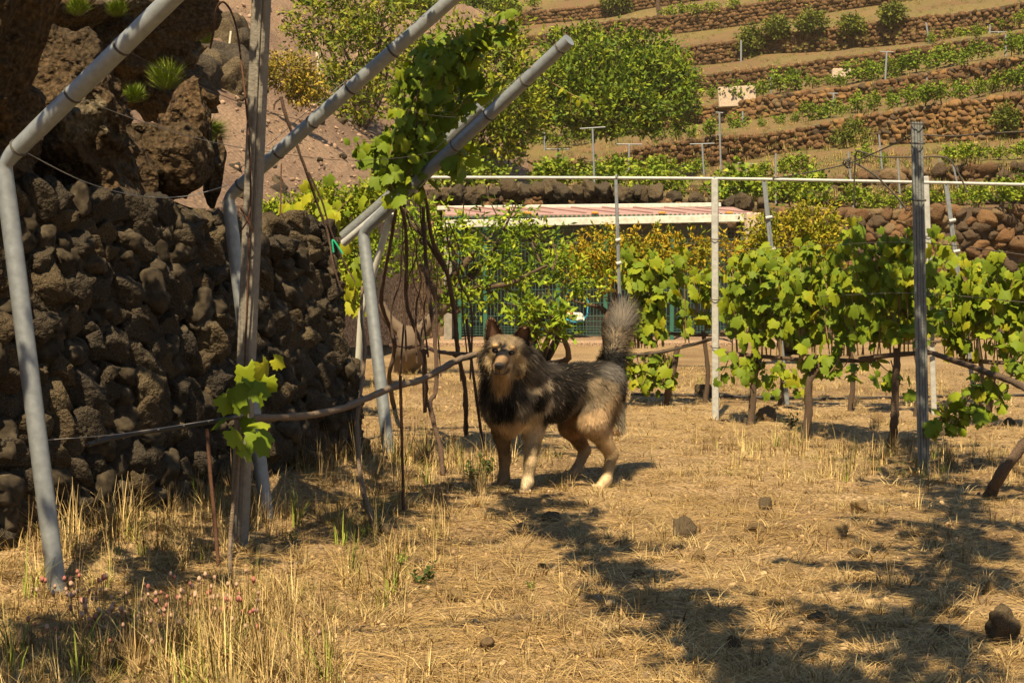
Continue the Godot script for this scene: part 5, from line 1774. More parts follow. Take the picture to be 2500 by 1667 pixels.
func make_cover() -> void:
	var straw := [Color(0.48, 0.37, 0.17), Color(0.42, 0.31, 0.14), Color(0.58, 0.46, 0.23), Color(0.33, 0.235, 0.11), Color(0.27, 0.19, 0.10)]
	var tall := [[], [], []]
	var tall_c := [[], [], []]
	var low := [[], []]
	var low_c := [[], []]
	var flat := [[], []]
	var flat_c := [[], []]
	var green := []
	var green_c := []
	var n := 0
	while n < 36000:
		n += 1
		var d := lerpf(4.0, 17.5, pow(rng.randf(), 1.35))
		var x := jit(0.345 * d)
		if x < wall_x(d) + 0.03 and d < 8.9: continue
		var z := -d
		var g := lushness(x, z)
		var p := Vector3(x, gh(x, z) - 0.004, z)
		var yaw := Basis.from_euler(Vector3(jit(0.12), rng.randf() * TAU, jit(0.12)))
		var c: Color = straw[rng.randi() % straw.size()] * rng.randf_range(0.8, 1.15)
		if rng.randf() < 0.12 and g > 0.3:
			c = c.lerp(Color(0.16, 0.20, 0.03), rng.randf_range(0.4, 0.9))
		var k := rng.randf()
		if k < 0.30 * g:
			var s := rng.randf_range(0.4, 0.9) * (0.65 + 0.35 * g)
			var v := rng.randi() % 3
			tall[v].append(Transform3D(yaw * Basis.from_scale(Vector3.ONE * s), p)); tall_c[v].append(c)
		elif k < 0.07 + 0.5 * g:
			var v := rng.randi() % 2
			low[v].append(Transform3D(yaw * Basis.from_scale(Vector3.ONE * rng.randf_range(0.6, 1.3)), p)); low_c[v].append(c)
		elif rng.randf() < 0.42:
			var v := rng.randi() % 2
			flat[v].append(Transform3D(yaw * Basis.from_scale(Vector3.ONE * rng.randf_range(0.6, 1.3)), p)); flat_c[v].append(c * Color(0.95, 0.88, 0.8))
		if rng.randf() < 0.007 and g > 0.25:
			green.append(Transform3D(yaw * Basis.from_scale(Vector3.ONE * rng.randf_range(0.5, 1.0)), p)); green_c.append(Color(0.20, 0.25, 0.04) * rng.randf_range(0.7, 1.2))
	for v in 3:
		tag(copies(self, numbered("dry_grass"), tuft(10 + v, 16, [0.19, 0.25, 0.15][v], 0.0042, 0.09).commit(), mats.straw, tall[v], tall_c[v]), ["tall dry grass standing along the lava wall and the rows", "tallest straw-coloured grass stalks by the wall foot", "knee-low dry grass between the path and the vines"][v], "grass", "", "stuff")
	for v in 2:
		tag(copies(self, numbered("grass_stubble"), tuft(20 + v, 16, 0.07, 0.0042, 0.12, 0.25).commit(), mats.straw, low[v], low_c[v]), ["short straw stubble all over the path", "bleached short stubble among the stones"][v], "grass", "", "stuff")
		tag(copies(self, numbered("straw_litter"), tuft(30 + v, 18, 0.075, 0.0038, 0.22, 0.93).commit(), mats.straw, flat[v], flat_c[v]), ["flattened straw litter on the bare soil", "broken straw lying on the path"][v], "litter", "", "stuff")
	tag(copies(self, "green_grass", tuft(41, 16, 0.24, 0.006, 0.07).commit(), mats.straw, green, green_c), "scattered tufts of fresh green grass in the straw", "grass", "", "stuff")
	# pebbles and clods
	for v in 3:
		var ts := []
		var cs := []
		for k in 3000:
			var d := lerpf(4.0, 15.0, pow(rng.randf(), 1.5))
			var x := jit(0.34 * d)
			if x < wall_x(d) + 0.1 and d < 8.9: continue
			var s := 0.003 + 0.016 * pow(rng.randf(), 5.0)
			ts.append(Transform3D(Basis.from_euler(jit3(3)) * Basis.from_scale(Vector3(1.2, 0.75, 1) * s), Vector3(x, gh(x, -d) + s * 0.2, -d)))
			cs.append([Color(0.32, 0.23, 0.125), Color(0.25, 0.175, 0.10), Color(0.16, 0.12, 0.08), Color(0.37, 0.275, 0.155)][rng.randi() % 4] * rng.randf_range(0.7, 1.1))
		tag(copies(self, numbered("pebbles"), rock_plain[v], mats.pebble, ts, cs), ["pebbles and crumbs of soil strewn over the path", "rounded pebbles among the straw", "angular grit lying on the bare earth"][v], "pebbles", "", "stuff")
	# stones one can point to: px, py of the foot, width, height, tone, label
	for e in [[1672, 1322, 62, 58, 2, "slanting grey stone on the sunlit part of the path"], [2040, 1318, 72, 46, 3, "large tan stone at the edge of the dry grass"], [1118, 1478, 46, 36, 3, "pale orange stone beside the little dark weed"], [1188, 1600, 52, 34, 1, "brown stone half buried near the front of the path"], [1794, 1596, 34, 40, 2, "small dark upright stone in the lower light patch"], [2452, 1580, 84, 104, 2, "big pointed dark stone in the shade of the pergola"], [1706, 1374, 42, 26, 0, "round pale stone below the slanting grey one"], [2104, 1258, 50, 38, 0, "rounded tan stone among grass before the front row"], [1872, 1250, 40, 30, 2, "dark stone in the grass above the sunlit path"], [1842, 1304, 60, 22, 1, "flat broken stone beside the slanting grey one"], [1862, 1312, 30, 20, 3, "small orange clod next to the flat broken stone"], [2096, 1368, 56, 24, 2, "flat dark stone at the edge of the shade"], [644, 1362, 48, 26, 2, "mossy dark stone near the square post"], [940, 1316, 46, 30, 2, "dark stone at the foot of the slender vine"], [905, 1322, 30, 16, 2, "thin dark stone chip by the slender vine"], [1722, 972, 52, 40, 2, "dark lava boulder behind the tall galvanised post"], [1872, 1034, 50, 40, 1, "brown boulder between the front-row trunks"], [2146, 1036, 38, 22, 0, "tan clod on the bare ground behind the front row"], [2468, 1042, 36, 18, 2, "small dark stone behind the right-hand row"], [340, 1660, 90, 46, 3, "broad tan stone in the grass at the front"], [60, 1590, 60, 46, 2, "dark stone sunk in grass by the nearest bent pipe"], [1936, 1412, 56, 22, 0, "flat pale stone in the sunlit patch"], [1080, 1362, 54, 22, 1, "flat brown clod on the path behind the weed"], [1400, 1492, 26, 20, 3, "small orange clod on the lit path"], [2420, 1460, 40, 42, 3, "yellow-lichened stone just above the big pointed one"], [2320, 1072, 60, 30, 2, "low dark stone in shade under the spray of leaves"], [2000, 1530, 50, 30, 2, "grey stone at the edge of the lower shade"], [280, 1650, 60, 30, 1, "reddish-brown clod beside the broad tan stone"], [1345, 1280, 50, 24, 2, "dark clod in the band of shade near the dog"], [1010, 1390, 60, 26, 1, "earth-brown stone in thin grass behind the weed"], [1320, 1400, 30, 16, 0, "little tan stone on the open path"], [1560, 1420, 34, 20, 1, "brown stone in the band of shade"], [1255, 1560, 30, 18, 0, "pale clod on the lower path"], [1500, 1600, 46, 26, 1, "half-sunk brown clod low on the path"], [2300, 1560, 44, 30, 1, "brown stone in deep shade beside the pointed one"]]:
		var p := gp(e[0], e[1] - 4)
		var s := -p.z / FOCAL
		var root := MeshInstance3D.new()
		root.name = numbered("field_stone")
		root.mesh = rock_fine[rng.randi() % 12]
		root.material_override = mats["field_rock_%d" % e[4]]
		add_child(root)
		root.transform = Transform3D(Basis.from_euler(Vector3(jit(0.4), rng.randf() * TAU, jit(0.4))) * Basis.from_scale(Vector3(e[2] * s * 0.62, e[3] * s * 0.72, e[2] * s * 0.55)), p + Vector3(0, e[3] * s * 0.25, 0))
		tag(root, e[5], "stone", "stones on the path")
	# hare's-foot clover: pink fluffy heads in the near grass
	var cs := MB.new()
	var heads := MB.new()
	var ball := ico(1)
	for k in 170:
		var p := gp(rng.randf_range(150, 620), rng.randf_range(1490, 1600))
		if k > 130: p = gp(rng.randf_range(60, 900), rng.randf_range(1480, 1650))
		var h := rng.randf_range(0.05, 0.13)
		var t := p + Vector3(jit(0.03), h, jit(0.03))
		cs.tube([p, t], [0.0012, 0.001], 4)
		heads.put(ball, Transform3D(Basis.from_scale(Vector3(0.005, 0.009, 0.005) * rng.randf_range(0.8, 1.3)), t), [Color(0.27, 0.18, 0.145), Color(0.32, 0.22, 0.17), Color(0.25, 0.105, 0.09)][rng.randi() % 3])
	var cl := thing("clover_patch", "pink fluffy clover heads in the grass by the nearest pipe", "clover", gp(380, 1540))
	cl.set_meta("kind", "stuff")
	part(cl, "stems", cs, mats.cane, "stuff")
	part(cl, "heads", heads, mats.fluff, "stuff")
	# little weeds
	for e in [[1030, 1440, 0.10, "small dark green leafy weed on the path beside the orange stone", 0], [885, 1325, 0.07, "pale green weed below the slender vine trunk", 1], [1930, 1050, 0.12, "dark green weed between the front-row trunks", 0], [1190, 1165, 0.14, "dusky green weed at the dog's front paws", 0], [1155, 1180, 0.12, "low grey-green weed left of the dog's front paw", 0], [2305, 1160, 0.06, "small bright weed at the foot of the near grooved post", 1], [980, 1390, 0.06, "thin green seedling behind the dark weed", 1], [715, 1330, 0.05, "fresh green shoots in the tall grass by the wall", 1], [1300, 1450, 0.04, "tiny green seedling in the lit path", 1]]:
		var p := gp(e[0], e[1])
		var root := thing("weed", e[3], "weed", p)
		var st := MB.new()
		var fo := MB.new()
		for k in 7:
			var tip := p + Vector3(jit(e[2] * 0.5), e[2] * rng.randf_range(0.5, 1.0), jit(e[2] * 0.5))
			st.tube([p, p.lerp(tip, 0.5) + jit3(0.01), tip], [0.0018, 0.0015, 0.001], 4)
			for j in 9:
				var q := p.lerp(tip, 0.25 + 0.75 * j / 9.0)
				var ld := (Vector3(jit(1), rng.randf_range(-0.2, 0.7), jit(1))).normalized()
				var nor := ld.cross(unit3()).normalized()
				fo.leaf(q, ld, nor, e[2] * 0.22, e[2] * 0.12, (Color(0.045, 0.075, 0.02) if e[4] == 0 else Color(0.16, 0.24, 0.04)) * rng.randf_range(0.8, 1.2))
		part(root, "stem", st, mats.cane)
		part(root, "foliage", fo, mats.leaf)

# ---------------------------------------------------------------- bodies: tapered bones joined smoothly, meshed as surface nets
class Field:
	var f := PackedFloat32Array()
	var o: Vector3
	var cell: float
	var nx: int
	var ny: int
	var nz: int
	func start(box: AABB, c: float) -> void:
		o = box.position
		cell = c
		nx = int(box.size.x / c) + 2
		ny = int(box.size.y / c) + 2
		nz = int(box.size.z / c) + 2
		f.resize(nx * ny * nz)
		f.fill(0.5)
	func bone(a: Vector3, b: Vector3, ra: float, rb: float, k := 0.03) -> void:
		var m := maxf(ra, rb) + k + cell * 2.0
		var lo := ((a.min(b) - Vector3.ONE * m) - o) / cell
		var hi := ((a.max(b) + Vector3.ONE * m) - o) / cell
		var ba := b - a
		var l2 := maxf(ba.length_squared(), 1e-9)
		for z in range(maxi(0, int(lo.z)), mini(nz, int(hi.z) + 1)):
			for y in range(maxi(0, int(lo.y)), mini(ny, int(hi.y) + 1)):
				var row := (z * ny + y) * nx
				for x in range(maxi(0, int(lo.x)), mini(nx, int(hi.x) + 1)):
					var pa := o + Vector3(x, y, z) * cell - a
					var h := clampf(pa.dot(ba) / l2, 0.0, 1.0)
					var d := (pa - ba * h).length() - (ra + (rb - ra) * h)
					var e := f[row + x]
					if e > d + k * 2.0:
						f[row + x] = d
					else:
						var t := maxf(k - absf(e - d), 0.0) / k
						f[row + x] = minf(e, d) - t * t * k * 0.25
	func mesh() -> MB:
		var mb := MB.new()
		var ids := PackedInt32Array()
		ids.resize(f.size())
		ids.fill(-1)
		var co := [0, 1, nx, nx + 1, nx * ny, nx * ny + 1, nx * ny + nx, nx * ny + nx + 1]
		var cp := [Vector3(0, 0, 0), Vector3(1, 0, 0), Vector3(0, 1, 0), Vector3(1, 1, 0), Vector3(0, 0, 1), Vector3(1, 0, 1), Vector3(0, 1, 1), Vector3(1, 1, 1)]
		var ed := [[0, 1], [2, 3], [4, 5], [6, 7], [0, 2], [1, 3], [4, 6], [5, 7], [0, 4], [1, 5], [2, 6], [3, 7]]
		for z in nz - 1:
			for y in ny - 1:
				for x in nx - 1:
					var i := (z * ny + y) * nx + x
					var ins := 0
					for q in 8:
						if f[i + co[q]] < 0.0: ins += 1
					if ins == 0 or ins == 8: continue
					var s := Vector3.ZERO
					var cnt := 0
					for e in ed:
						var va := f[i + co[e[0]]]
						var vb := f[i + co[e[1]]]
						if (va < 0.0) != (vb < 0.0):
							s += (cp[e[0]] as Vector3).lerp(cp[e[1]], va / (va - vb))
							cnt += 1
					var g := Vector3(f[i + 1] - f[i] + f[i + co[7]] - f[i + co[6]], f[i + nx] - f[i] + f[i + co[7]] - f[i + co[5]], f[i + nx * ny] - f[i] + f[i + co[7]] - f[i + co[3]])
					ids[i] = mb.vert(o + (Vector3(x, y, z) + s / cnt) * cell, g.normalized())
		var st := [1, nx, nx * ny]
		for z in range(1, nz - 1):
			for y in range(1, ny - 1):
				for x in range(1, nx - 1):
					var i := (z * ny + y) * nx + x
					var v0 := f[i]
					for ax in 3:
						var v1 := f[i + st[ax]]
						if (v0 < 0.0) == (v1 < 0.0): continue
						var u: int = st[(ax + 1) % 3]
						var w: int = st[(ax + 2) % 3]
						var a := ids[i]
						var b := ids[i - u]
						var c := ids[i - u - w]
						var d := ids[i - w]
						if a < 0 or b < 0 or c < 0 or d < 0: continue
						if v0 < 0.0:
							mb.tri(a, c, b); mb.tri(a, d, c)
						else:
							mb.tri(a, b, c); mb.tri(a, c, d)
		return mb

var fur_zones := []

func zone(px: float, py: float, d: float, r: float, col: Color, ln: float, flow: Vector3) -> void:
	fur_zones.append([pt(px, py, d), r, col, ln, flow.normalized()])

func fur_at(p: Vector3) -> Array:
	var w := 0.0
	var c := Vector3.ZERO
	var l := 0.0
	var fl := Vector3.ZERO
	for z in fur_zones:
		var q: float = p.distance_squared_to(z[0]) / (z[1] * z[1])
		if q > 9.0: continue
		var k := exp(-q * 4.2) + 1e-7
		w += k
		var zc: Color = z[2]
		c += Vector3(zc.r, zc.g, zc.b) * k
		l += z[3] * k
		fl += z[4] * k
	if w <= 0.0: return [Color(0.3, 0.22, 0.13), 0.015, Vector3.DOWN]
	c /= w
	return [Color(c.x, c.y, c.z), l / w, fl.normalized()]

func make_dog() -> void:
	var J := func(px: float, py: float, d: float) -> Vector3: return pt(px, py, d)
	var back := Vector3(0.9, -0.25, -0.35)
	var tan_c := Color(0.40, 0.28, 0.15)
	var pale := Color(0.47, 0.36, 0.21)
	var black := Color(0.018, 0.017, 0.016)
	# ---- the coat: where each colour lies, how long the hair is and which way it lies
	zone(1222, 880, 7.55, 0.030, Color(0.22, 0.15, 0.09), 0.007, Vector3(0.0, 0.5, -1))
	zone(1218, 902, 7.54, 0.022, Color(0.27, 0.20, 0.13), 0.007, Vector3(0.0, -0.7, -1))
	zone(1197, 888, 7.69, 0.036, pale, 0.022, Vector3(-0.3, -1, 0.0))
	zone(1166, 880, 7.79, 0.036, Color(0.03, 0.027, 0.024), 0.045, Vector3(-0.5, -0.9, -0.2))
	zone(1304, 884, 7.79, 0.036, Color(0.05, 0.043, 0.037), 0.045, Vector3(0.6, -0.8, -0.2))
	zone(1268, 895, 7.69, 0.038, pale, 0.024, Vector3(0.35, -1, 0.0))
	zone(1250, 905, 7.63, 0.026, Color(0.44, 0.33, 0.20), 0.016, Vector3(0.6, -0.7, -0.2))
	zone(1225, 940, 7.66, 0.040, Color(0.42, 0.29, 0.16), 0.042, Vector3(-0.05, -1, 0.15))
	zone(1216, 966, 7.68, 0.028, Color(0.38, 0.25, 0.14), 0.05, Vector3(0, -1, 0.1))
	zone(1213, 874, 7.62, 0.015, Color(0.36, 0.26, 0.15), 0.009, Vector3(-0.3, -0.8, -0.3))
	zone(1247, 878, 7.62, 0.016, Color(0.36, 0.26, 0.15), 0.009, Vector3(0.4, -0.8, -0.3))
	zone(1209, 843, 7.62, 0.013, Color(0.45, 0.31, 0.16), 0.008, Vector3(-0.3, 0.8, -0.5))
	zone(1251, 848, 7.62, 0.013, Color(0.45, 0.31, 0.16), 0.008, Vector3(0.3, 0.8, -0.5))
	zone(1183, 848, 7.71, 0.024, Color(0.05, 0.042, 0.035), 0.030, Vector3(-0.7, 0.1, -0.6))
	zone(1281, 854, 7.71, 0.024, Color(0.06, 0.05, 0.04), 0.030, Vector3(0.8, 0.0, -0.6))
	zone(1240, 822, 7.67, 0.034, Color(0.17, 0.135, 0.09), 0.016, Vector3(0.05, 0.8, -0.7))
	zone(1215, 828, 7.67, 0.022, Color(0.14, 0.11, 0.08), 0.016, Vector3(-0.3, 0.7, -0.7))
	zone(1265, 832, 7.67, 0.022, Color(0.14, 0.11, 0.08), 0.016, Vector3(0.4, 0.6, -0.7))
	zone(1229, 846, 7.62, 0.014, Color(0.09, 0.07, 0.05), 0.008, Vector3(0.0, 0.8, -0.5))
	zone(1172, 895, 7.78, 0.05, Color(0.035, 0.03, 0.027), 0.062, Vector3(-0.7, -0.8, -0.1))
	zone(1180, 945, 7.78, 0.05, Color(0.03, 0.027, 0.025), 0.052, Vector3(-0.45, -1, 0.0))
	zone(1300, 897, 7.78, 0.05, Color(0.07, 0.06, 0.05), 0.062, Vector3(0.8, -0.7, -0.2))
	zone(1275, 950, 7.72, 0.04, Color(0.05, 0.043, 0.037), 0.05, Vector3(0.4, -1, 0.1))
	zone(1298, 945, 7.76, 0.032, Color(0.22, 0.18, 0.125), 0.05, Vector3(0.5, -1, 0.0))
	zone(1228, 995, 7.74, 0.048, black, 0.045, Vector3(0, -1, 0.1))
	zone(1188, 1000, 7.78, 0.035, Color(0.10, 0.08, 0.06), 0.045, Vector3(-0.2, -1, 0.1))
	zone(1275, 1000, 7.76, 0.035, Color(0.12, 0.10, 0.075), 0.045, Vector3(0.2, -1, 0.1))
	zone(1246, 1036, 7.78, 0.05, Color(0.40, 0.28, 0.165), 0.04, Vector3(0, -1, 0.1))
	zone(1200, 1035, 7.82, 0.04, Color(0.26, 0.19, 0.12), 0.035, Vector3(-0.1, -1, 0.1))
	zone(1330, 890, 7.95, 0.06, Color(0.05, 0.045, 0.04), 0.045, back)
	zone(1385, 885, 8.02, 0.08, black, 0.04, back)
	zone(1445, 885, 8.06, 0.07, Color(0.025, 0.024, 0.023), 0.038, back)
	zone(1380, 945, 7.93, 0.07, Color(0.024, 0.022, 0.02), 0.04, back + Vector3(0, -0.5, 0))
	zone(1350, 1000, 7.9, 0.055, Color(0.035, 0.03, 0.026), 0.045, Vector3(0.5, -1, -0.1))
	zone(1318, 975, 7.84, 0.035, Color(0.028, 0.025, 0.022), 0.042, Vector3(0.3, -1, 0))
	zone(1322, 935, 7.86, 0.024, Color(0.27, 0.22, 0.16), 0.042, Vector3(0.5, -1, 0))
	zone(1336, 985, 7.85, 0.028, Color(0.34, 0.28, 0.20), 0.042, Vector3(0.3, -1, 0))
	zone(1308, 1015, 7.84, 0.03, Color(0.33, 0.26, 0.16), 0.03, Vector3(0.2, -1, 0))
	zone(1475, 905, 8.06, 0.045, Color(0.10, 0.095, 0.09), 0.038, Vector3(0.7, -0.7, 0))
	zone(1462, 950, 8.0, 0.05, Color(0.20, 0.16, 0.11), 0.036, Vector3(0.5, -1, 0))
	zone(1425, 985, 7.95, 0.045, Color(0.13, 0.105, 0.075), 0.036, Vector3(0.3, -1, 0))
	zone(1490, 985, 8.02, 0.04, Color(0.24, 0.17, 0.10), 0.036, Vector3(0.5, -1, 0))
	zone(1508, 950, 8.08, 0.035, Color(0.05, 0.047, 0.043), 0.04, Vector3(0.6, -0.9, 0))
	zone(1518, 1010, 8.1, 0.045, Color(0.33, 0.29, 0.22), 0.05, Vector3(0.45, -1, 0))
	zone(1440, 1035, 7.95, 0.055, Color(0.38, 0.27, 0.16), 0.028, Vector3(0.2, -1, 0))
	zone(1385, 1045, 8.05, 0.05, Color(0.14, 0.10, 0.07), 0.04, Vector3(0, -1, 0))
	zone(1300, 1070, 7.88, 0.06, Color(0.50, 0.39, 0.25), 0.02, Vector3(0.1, -1, 0))
	zone(1290, 1130, 7.88, 0.06, Color(0.50, 0.39, 0.24), 0.012, Vector3(0.0, -1, 0))
	zone(1284, 1185, 7.86, 0.06, Color(0.58, 0.48, 0.33), 0.008, Vector3(0, -1, 0.3))
	zone(1226, 1075, 8.0, 0.05, Color(0.20, 0.145, 0.09), 0.018, Vector3(0, -1, 0))  # far front leg: the shade on it is painted into the coat colour
	zone(1230, 1140, 8.05, 0.06, Color(0.28, 0.20, 0.12), 0.012, Vector3(0, -1, 0))  # lower part of the same leg, shade painted in likewise
	zone(1478, 1080, 8.03, 0.055, Color(0.44, 0.32, 0.18), 0.018, Vector3(0.25, -1, 0))
	zone(1488, 1130, 8.05, 0.05, Color(0.48, 0.36, 0.21), 0.010, Vector3(0, -1, 0))
	zone(1468, 1185, 7.97, 0.055, Color(0.55, 0.43, 0.27), 0.008, Vector3(0, -1, 0.2))
	zone(1400, 1075, 8.3, 0.06, Color(0.33, 0.19, 0.095), 0.018, Vector3(0.1, -1, 0))
	zone(1410, 1140, 8.38, 0.06, Color(0.42, 0.30, 0.18), 0.010, Vector3(0, -1, 0))
	# ---- the body
	var fd := Field.new()
	fd.start(AABB(Vector3(-0.24, -0.03, -8.55), Vector3(0.86, 0.9, 1.12)), 0.0105)
	var B := func(a: Array, b: Array, ra: float, rb: float, k := 0.05) -> void: fd.bone(pt(a[0], a[1], a[2]), pt(b[0], b[1], b[2]), ra, rb, k)
	B.call([1240, 985, 7.86], [1345, 958, 8.02], 0.112, 0.122)
	B.call([1345, 958, 8.02], [1415, 945, 8.1], 0.122, 0.105)
	B.call([1415, 945, 8.1], [1472, 935, 8.16], 0.105, 0.092)
	B.call([1300, 935, 7.95], [1262, 895, 7.86], 0.105, 0.098)
	B.call([1262, 895, 7.86], [1238, 868, 7.76], 0.098, 0.08)
	B.call([1232, 975, 7.84], [1240, 1030, 7.88], 0.10, 0.07)
	B.call([1225, 930, 7.80], [1232, 985, 7.84], 0.085, 0.10)
	# legs
	B.call([1298, 965, 7.88], [1303, 1050, 7.93], 0.075, 0.046)
	B.call([1303, 1050, 7.93], [1295, 1128, 7.90], 0.044, 0.028, 0.03)
	B.call([1295, 1128, 7.90], [1288, 1176, 7.885], 0.027, 0.026, 0.02)
	B.call([1288, 1178, 7.885], [1282, 1190, 7.845], 0.029, 0.024, 0.02)
	B.call([1212, 975, 7.96], [1226, 1058, 8.03], 0.068, 0.042)
	B.call([1226, 1058, 8.03], [1233, 1120, 8.07], 0.04, 0.027, 0.03)
	B.call([1233, 1120, 8.07], [1230, 1164, 8.06], 0.026, 0.025, 0.02)
	B.call([1230, 1166, 8.06], [1226, 1177, 8.02], 0.028, 0.023, 0.02)
	B.call([1478, 935, 8.1], [1448, 1032, 8.0], 0.092, 0.062)
	B.call([1485, 960, 8.1], [1500, 1040, 8.08], 0.07, 0.04)
	B.call([1448, 1032, 8.0], [1494, 1108, 8.06], 0.06, 0.030, 0.04)
	B.call([1494, 1108, 8.06], [1482, 1165, 8.02], 0.029, 0.024, 0.02)
	B.call([1480, 1172, 8.01], [1466, 1186, 7.96], 0.028, 0.023, 0.02)
	B.call([1430, 950, 8.3], [1394, 1038, 8.3], 0.085, 0.058)
	B.call([1394, 1038, 8.3], [1428, 1100, 8.42], 0.055, 0.028, 0.04)
	B.call([1428, 1100, 8.42], [1410, 1143, 8.4], 0.027, 0.024, 0.02)
	B.call([1408, 1147, 8.39], [1396, 1157, 8.34], 0.027, 0.022, 0.02)
	var body := fd.mesh()
	# head on a finer grid
	var hf := Field.new()
	hf.start(AABB(Vector3(-0.19, 0.5, -7.86), Vector3(0.30, 0.36, 0.40)), 0.0058)
	var H := func(a: Array, b: Array, ra: float, rb: float, k := 0.02) -> void: hf.bone(pt(a[0], a[1], a[2]), pt(b[0], b[1], b[2]), ra, rb, k)
	H.call([1221, 848, 7.725], [1255, 852, 7.725], 0.058, 0.058)
	H.call([1202, 872, 7.785], [1272, 878, 7.785], 0.052, 0.052, 0.04)
	H.call([1210, 892, 7.74], [1260, 898, 7.74], 0.042, 0.042, 0.035)
	H.call([1238, 868, 7.76], [1250, 890, 7.84], 0.07, 0.085, 0.04)
	H.call([1231, 866, 7.66], [1219, 894, 7.53], 0.038, 0.023, 0.03)
	H.call([1229, 888, 7.65], [1220, 908, 7.555], 0.034, 0.019, 0.012)
	H.call([1212, 884, 7.64], [1212, 900, 7.57], 0.018, 0.015, 0.015)
	H.call([1240, 888, 7.64], [1230, 902, 7.57], 0.018, 0.015, 0.015)
	H.call([1209, 843, 7.655], [1217, 842, 7.65], 0.016, 0.013, 0.012)
	H.call([1251, 848, 7.655], [1243, 845, 7.65], 0.016, 0.013, 0.012)
	H.call([1225, 905, 7.66], [1222, 940, 7.74], 0.04, 0.05, 0.03)
	var hd := hf.mesh()
	body.put(hd, Transform3D())
	# tail
	var tf := Field.new()
	tf.start(AABB(Vector3(0.38, 0.5, -8.42), Vector3(0.30, 0.45, 0.32)), 0.009)
	var tail := [[1476, 905, 8.17], [1490, 868, 8.22], [1504, 835, 8.25], [1518, 800, 8.26], [1520, 772, 8.26]]
	for k in 4:
		tf.bone(pt(tail[k][0], tail[k][1], tail[k][2]), pt(tail[k + 1][0], tail[k + 1][1], tail[k + 1][2]), [0.045, 0.033, 0.036, 0.036][k], [0.033, 0.036, 0.036, 0.022][k], 0.02)
	var tm := tf.mesh()
	var tail_from := body.v.size()
	body.put(tm, Transform3D())
	for k in body.v.size():
		var p := body.v[k]
		if k >= tail_from:
			body.c[k] = Color(0.07, 0.065, 0.06)
		else:
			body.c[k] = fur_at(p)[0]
	var foot := Vector3(0.19, gh(0.19, -8.0), -8.0)
	var root := thing("dog", "shaggy black and tan dog standing on the path with its bushy tail raised", "dog", foot)
	part(root, "body", body, mats.fur_plain)
	# ---- hair
	var coat := MB.new()
	var r2 := RandomNumberGenerator.new()
	r2.seed = 99
	for k in range(0, body.ix.size(), 3):
		var a := body.v[body.ix[k]]
		var b := body.v[body.ix[k + 1]]
		var c := body.v[body.ix[k + 2]]
		var area := (b - a).cross(c - a).length() * 0.5
		var is_tail := body.ix[k] >= tail_from
		var mid := (a + b + c) / 3.0
		var z: Array
		if is_tail:
			z = [Color.BLACK, 0.115, Vector3.UP]
		else:
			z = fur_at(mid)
		var ln: float = z[1]
		var dens := 36000.0 if ln > 0.025 else (60000.0 if ln > 0.014 else 110000.0)
		if is_tail: dens = 85000.0
		var count := int(area * dens + r2.randf())
		for q in count:
			var u := r2.randf()
			var v := r2.randf()
			if u + v > 1.0:
				u = 1.0 - u; v = 1.0 - v
			var p := a + (b - a) * u + (c - a) * v
			var no := (body.n[body.ix[k]] * (1.0 - u - v) + body.n[body.ix[k + 1]] * u + body.n[body.ix[k + 2]] * v).normalized()
			var fl: Vector3
			var col: Color
			var l := ln * r2.randf_range(0.65, 1.2)
			var wd := 0.0026
			if is_tail:
				var px := to_px(p)
				var hgt := clampf((880.0 - px.y) / 110.0, 0.0, 1.0)
				fl = (no * 0.75 + Vector3(0.12, lerpf(-0.15, 0.8, hgt), 0) + Vector3(r2.randf_range(-0.15, 0.15), r2.randf_range(-0.15, 0.15), 0)).normalized()
				if no.x < -0.2 and hgt < 0.4: l *= 0.5
				l *= lerpf(0.62, 1.0, hgt)
				if no.x > 0.2: l *= 1.12
				var tone := r2.randf()
				col = Color(0.035, 0.035, 0.036).lerp(Color(0.26, 0.21, 0.15), clampf(tone * 1.1 - 0.15, 0.0, 1.0))
				if hgt > 0.6: col = col.lerp(Color(0.10, 0.10, 0.105), 0.55)
				if hgt < 0.15: col = Color(0.03, 0.03, 0.03)
				wd = 0.0024
			else:
				var flow: Vector3 = z[2]
				fl = flow - no * flow.dot(no)
				fl = (fl.normalized() * 0.82 + no * 0.42 + Vector3(r2.randf_range(-0.3, 0.3), r2.randf_range(-0.3, 0.3), r2.randf_range(-0.3, 0.3))).normalized()
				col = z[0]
				var streak := 1.0 + 0.9 * noise_b.get_noise_3dv(p * 900.0) + r2.randf_range(-0.2, 0.25)
				if ln > 0.025 and r2.randf() < 0.06 and col.get_luminance() < 0.12:
					col = col.lerp(Color(0.24, 0.20, 0.15), 0.6)
				streak *= 0.9
				col = Color(col.r * streak, col.g * streak, col.b * streak)
				if ln < 0.018: wd = 0.0018
			var side := fl.cross(no)
			if side.length() < 0.1: side = fl.cross(Vector3.UP)
			side = side.normalized() * wd * 0.5
			var m := p + fl * l * 0.55 + no * l * 0.05
			var t := p + fl * l - no * l * 0.10 + Vector3(0, -l * 0.12, 0)
			var root_c := col
			var i0 := coat.vert(p - side, no, root_c)
			coat.vert(p + side, no, root_c)
			coat.vert(m - side * 0.8, no, col)
			coat.vert(m + side * 0.8, no, col)
			coat.vert(t, no, col)
			coat.tri(i0, i0 + 2, i0 + 1); coat.tri(i0 + 1, i0 + 2, i0 + 3); coat.tri(i0 + 2, i0 + 4, i0 + 3)
	part(root, "coat", coat, mats.fur, "stuff")
